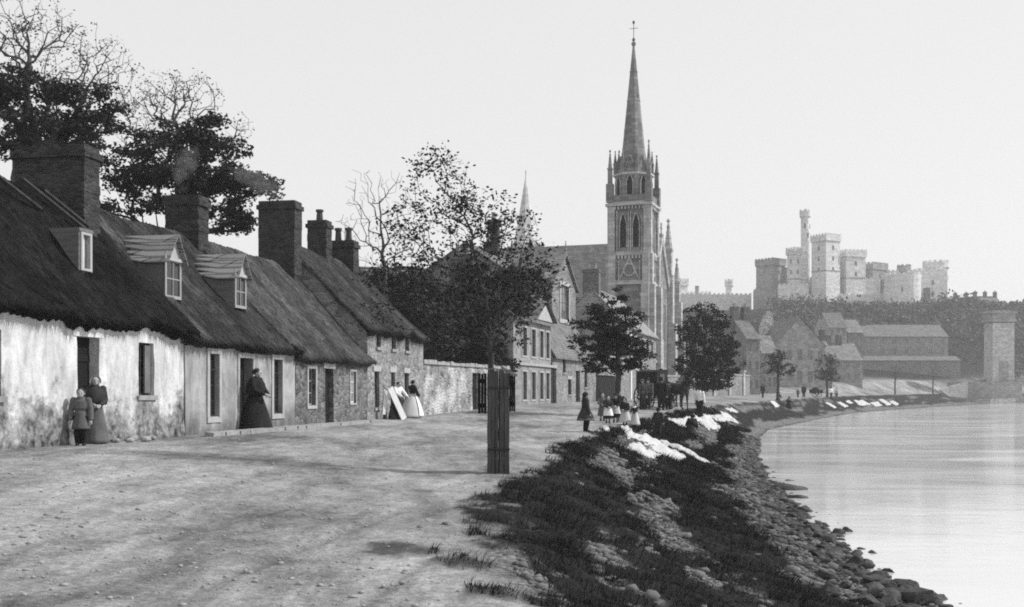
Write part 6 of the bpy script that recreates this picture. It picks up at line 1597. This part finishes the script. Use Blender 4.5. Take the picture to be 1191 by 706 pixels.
        t = MB(); t.tube([(.62 + .17 * math.cos(a) * .5 + .1, .27 * math.sin(a), 1.28 + .3 * math.cos(a)) for a in np.linspace(0, 2 * PI, 15)], .05, 6); t.tube([(-.1, .27 * math.sin(a), 1.16 + .31 * math.cos(a)) for a in np.linspace(0, 2 * PI, 15)], .03, 5); t.build('harness', M['cloth_black'], h)
    c = Matrix.Rotation(1.0, 3, 'Z') @ Vector((2.45, 0, 0))
    horse(p[0] + c.x, p[1] + c.y, 1.0, 'dark horse harnessed in the shafts of the carriage')
    q = at_d(788, 62.5); horse(q[0], q[1], -1.05, 'second dark horse standing unharnessed to the right of the carriage', dip=.25)
    p = at_d(950, 157); r = thing('handcart', 'small dark handcart standing on the road between the two small street trees', 'cart', p, .2)
    b = MB(); b.box(-.9, .7, -.5, .5, .55, .62); b.box(-.9, .7, -.52, -.48, .62, 1.0); b.box(-.9, .7, .48, .52, .62, 1.0); b.box(-.92, -.88, -.48, .48, .62, 1.1); b.build('box', M['wood_black'], r)
    wheel(r, 0, -.6, .5); wheel(r, 0, .6, .5); q = MB()
    for sg in (-1, 1): q.tube([(.7, sg * .4, .58), (1.6, sg * .35, .8)], .03, 5)
    q.build('handle', M['wood_dark'], r); b = MB(); b.ball((-.2, 0, 1.0), (.6, .42, .42), 10, 7); b.build('sack', M['cloth_black'], r)
carriage()

# ------------------------------------------------------------------ linen spread to bleach on the bank
def linen(quad, label, group, seed, th=.02):
    """a sheet laid on the turf; quad = its corners in the order a b c d"""
    r = np.random.default_rng(seed); P = [np.array(pix_ground(*q)) for q in quad]
    n, m = 34, 14; u, v = np.meshgrid(np.linspace(0, 1, n), np.linspace(0, 1, m), indexing='ij')
    X = sum(w * p[0] for w, p in zip(((1 - u) * (1 - v), u * (1 - v), u * v, (1 - u) * v), P)); Y = sum(w * p[1] for w, p in zip(((1 - u) * (1 - v), u * (1 - v), u * v, (1 - u) * v), P))
    k = r.random() * 50; s = max(.12, min(1., math.hypot(P[1][0] - P[0][0], P[1][1] - P[0][1]) * .12))
    X = X + s * .6 * (fbm(u * 5 + k, v * 3, seed, 3) - .5) + .05 * np.sin(u * 21 + k) * (v - .5); Y = Y + s * .8 * (fbm(u * 6 + k, v * 3 + 9, seed + 1, 3) - .5) * 1.4
    Z = gz(X, Y) + .10 + .06 * np.abs(fbm(u * 9 + k, v * 5, seed + 2, 3) - .5) * 2 + .025 * np.sin(v * 16 + u * 9 + k)
    ed = np.minimum(np.minimum(u, 1 - u) * n, np.minimum(v, 1 - v) * m); Z -= .08 * np.exp(-ed / 1.2)
    V = np.concatenate([np.stack([X, Y, Z], -1).reshape(-1, 3), np.stack([X, Y, Z - th], -1).reshape(-1, 3)])
    i = np.arange(n * m).reshape(n, m); q = np.stack([i[:-1, :-1], i[1:, :-1], i[1:, 1:], i[:-1, 1:]], -1).reshape(-1, 4); bt = q[:, ::-1] + n * m; E = []
    for e in (i[0, :], i[-1, ::-1], i[::-1, 0], i[:, -1]): E.append(np.stack([e[:-1], e[1:], e[1:] + n * m, e[:-1] + n * m], -1))
    c = V.mean(0); me = npmesh('linen_sheet', V - c, np.concatenate([q, bt] + E)); me.polygons.foreach_set('use_smooth', [True] * len(me.polygons))
    tag(link('linen_sheet', me, M['linen'], None, c.tolist()), label, 'linen', group)
def laundry():
    G = 'white linen spread on the bank'
    for k, (q, lb) in enumerate(LINEN): linen(q, lb, G, 100 + k)
laundry()

# ------------------------------------------------------------------ smoke and air
def smoke(pts, rad, dens, label, seed):
    b = MB(); b.tube(pts, rad, 12); me = fuse(b, .12, 4, 'chimney_smoke')
    m = bpy.data.materials.new('smoke'); m.use_nodes = True; t = m.node_tree; t.nodes.clear(); o = t.nodes.new('ShaderNodeOutputMaterial'); v = t.nodes.new('ShaderNodeVolumePrincipled')
    v.inputs['Color'].default_value = (.95, .95, .95, 1); v.inputs['Anisotropy'].default_value = .2
    tc = t.nodes.new('ShaderNodeTexCoord'); n = t.nodes.new('ShaderNodeTexNoise'); n.inputs['Scale'].default_value = 2.6; n.inputs['Distortion'].default_value = .8; n.inputs['Detail'].default_value = 4; t.links.new(tc.outputs['Object'], n.inputs['Vector'])
    mr = t.nodes.new('ShaderNodeMapRange'); mr.inputs['From Min'].default_value = .38; mr.inputs['From Max'].default_value = .75; mr.inputs['To Max'].default_value = dens; t.links.new(n.outputs[0], mr.inputs[0]); t.links.new(mr.outputs[0], v.inputs['Density']); t.links.new(v.outputs[0], o.inputs['Volume'])
    tag(link('chimney_smoke', me, m), label, 'smoke', kind='stuff')
if SMOKE:
    p = pxw(217, 226, 33); smoke([p, p + Vector((-.1, 0, .3)), p + Vector((-.25, .2, .65)), p + Vector((-.1, .4, 1.1)), p + Vector((.2, .4, 1.5))], [.12, .22, .32, .4, .2], .3, 'thin smoke rising from the second chimney', 1)
    p = pxw(322, 232, 40); smoke([p, p + Vector((-.1, 0, .25)), p + Vector((-.4, .2, .5)), p + Vector((-1.0, .5, .9)), p + Vector((-1.9, .6, 1.1))], [.2, .35, .42, .45, .2], .3, 'thin smoke drifting left from the third chimney', 2)
    p = pxw(884, 393, 150); smoke([p, p + Vector((.4, 0, 1.0)), p + Vector((1.0, 0, 2.2)), p + Vector((1.2, 0, 3.6))], [.3, .7, .9, .5], .5, 'white smoke from the narrow stone house', 3)
if HAZE > 0:
    b = MB(); b.box(-420, 700, -60, 640, -6, 47); m = bpy.data.materials.new('haze'); m.use_nodes = True; t = m.node_tree; t.nodes.clear(); o = t.nodes.new('ShaderNodeOutputMaterial'); v = t.nodes.new('ShaderNodeVolumePrincipled')
    v.inputs['Color'].default_value = (.97, .97, .97, 1); v.inputs['Density'].default_value = HAZE; v.inputs['Anisotropy'].default_value = .1; t.links.new(v.outputs[0], o.inputs['Volume'])
    tag(b.build('haze', m), 'pale haze lying over the river and town', 'haze', kind='stuff')
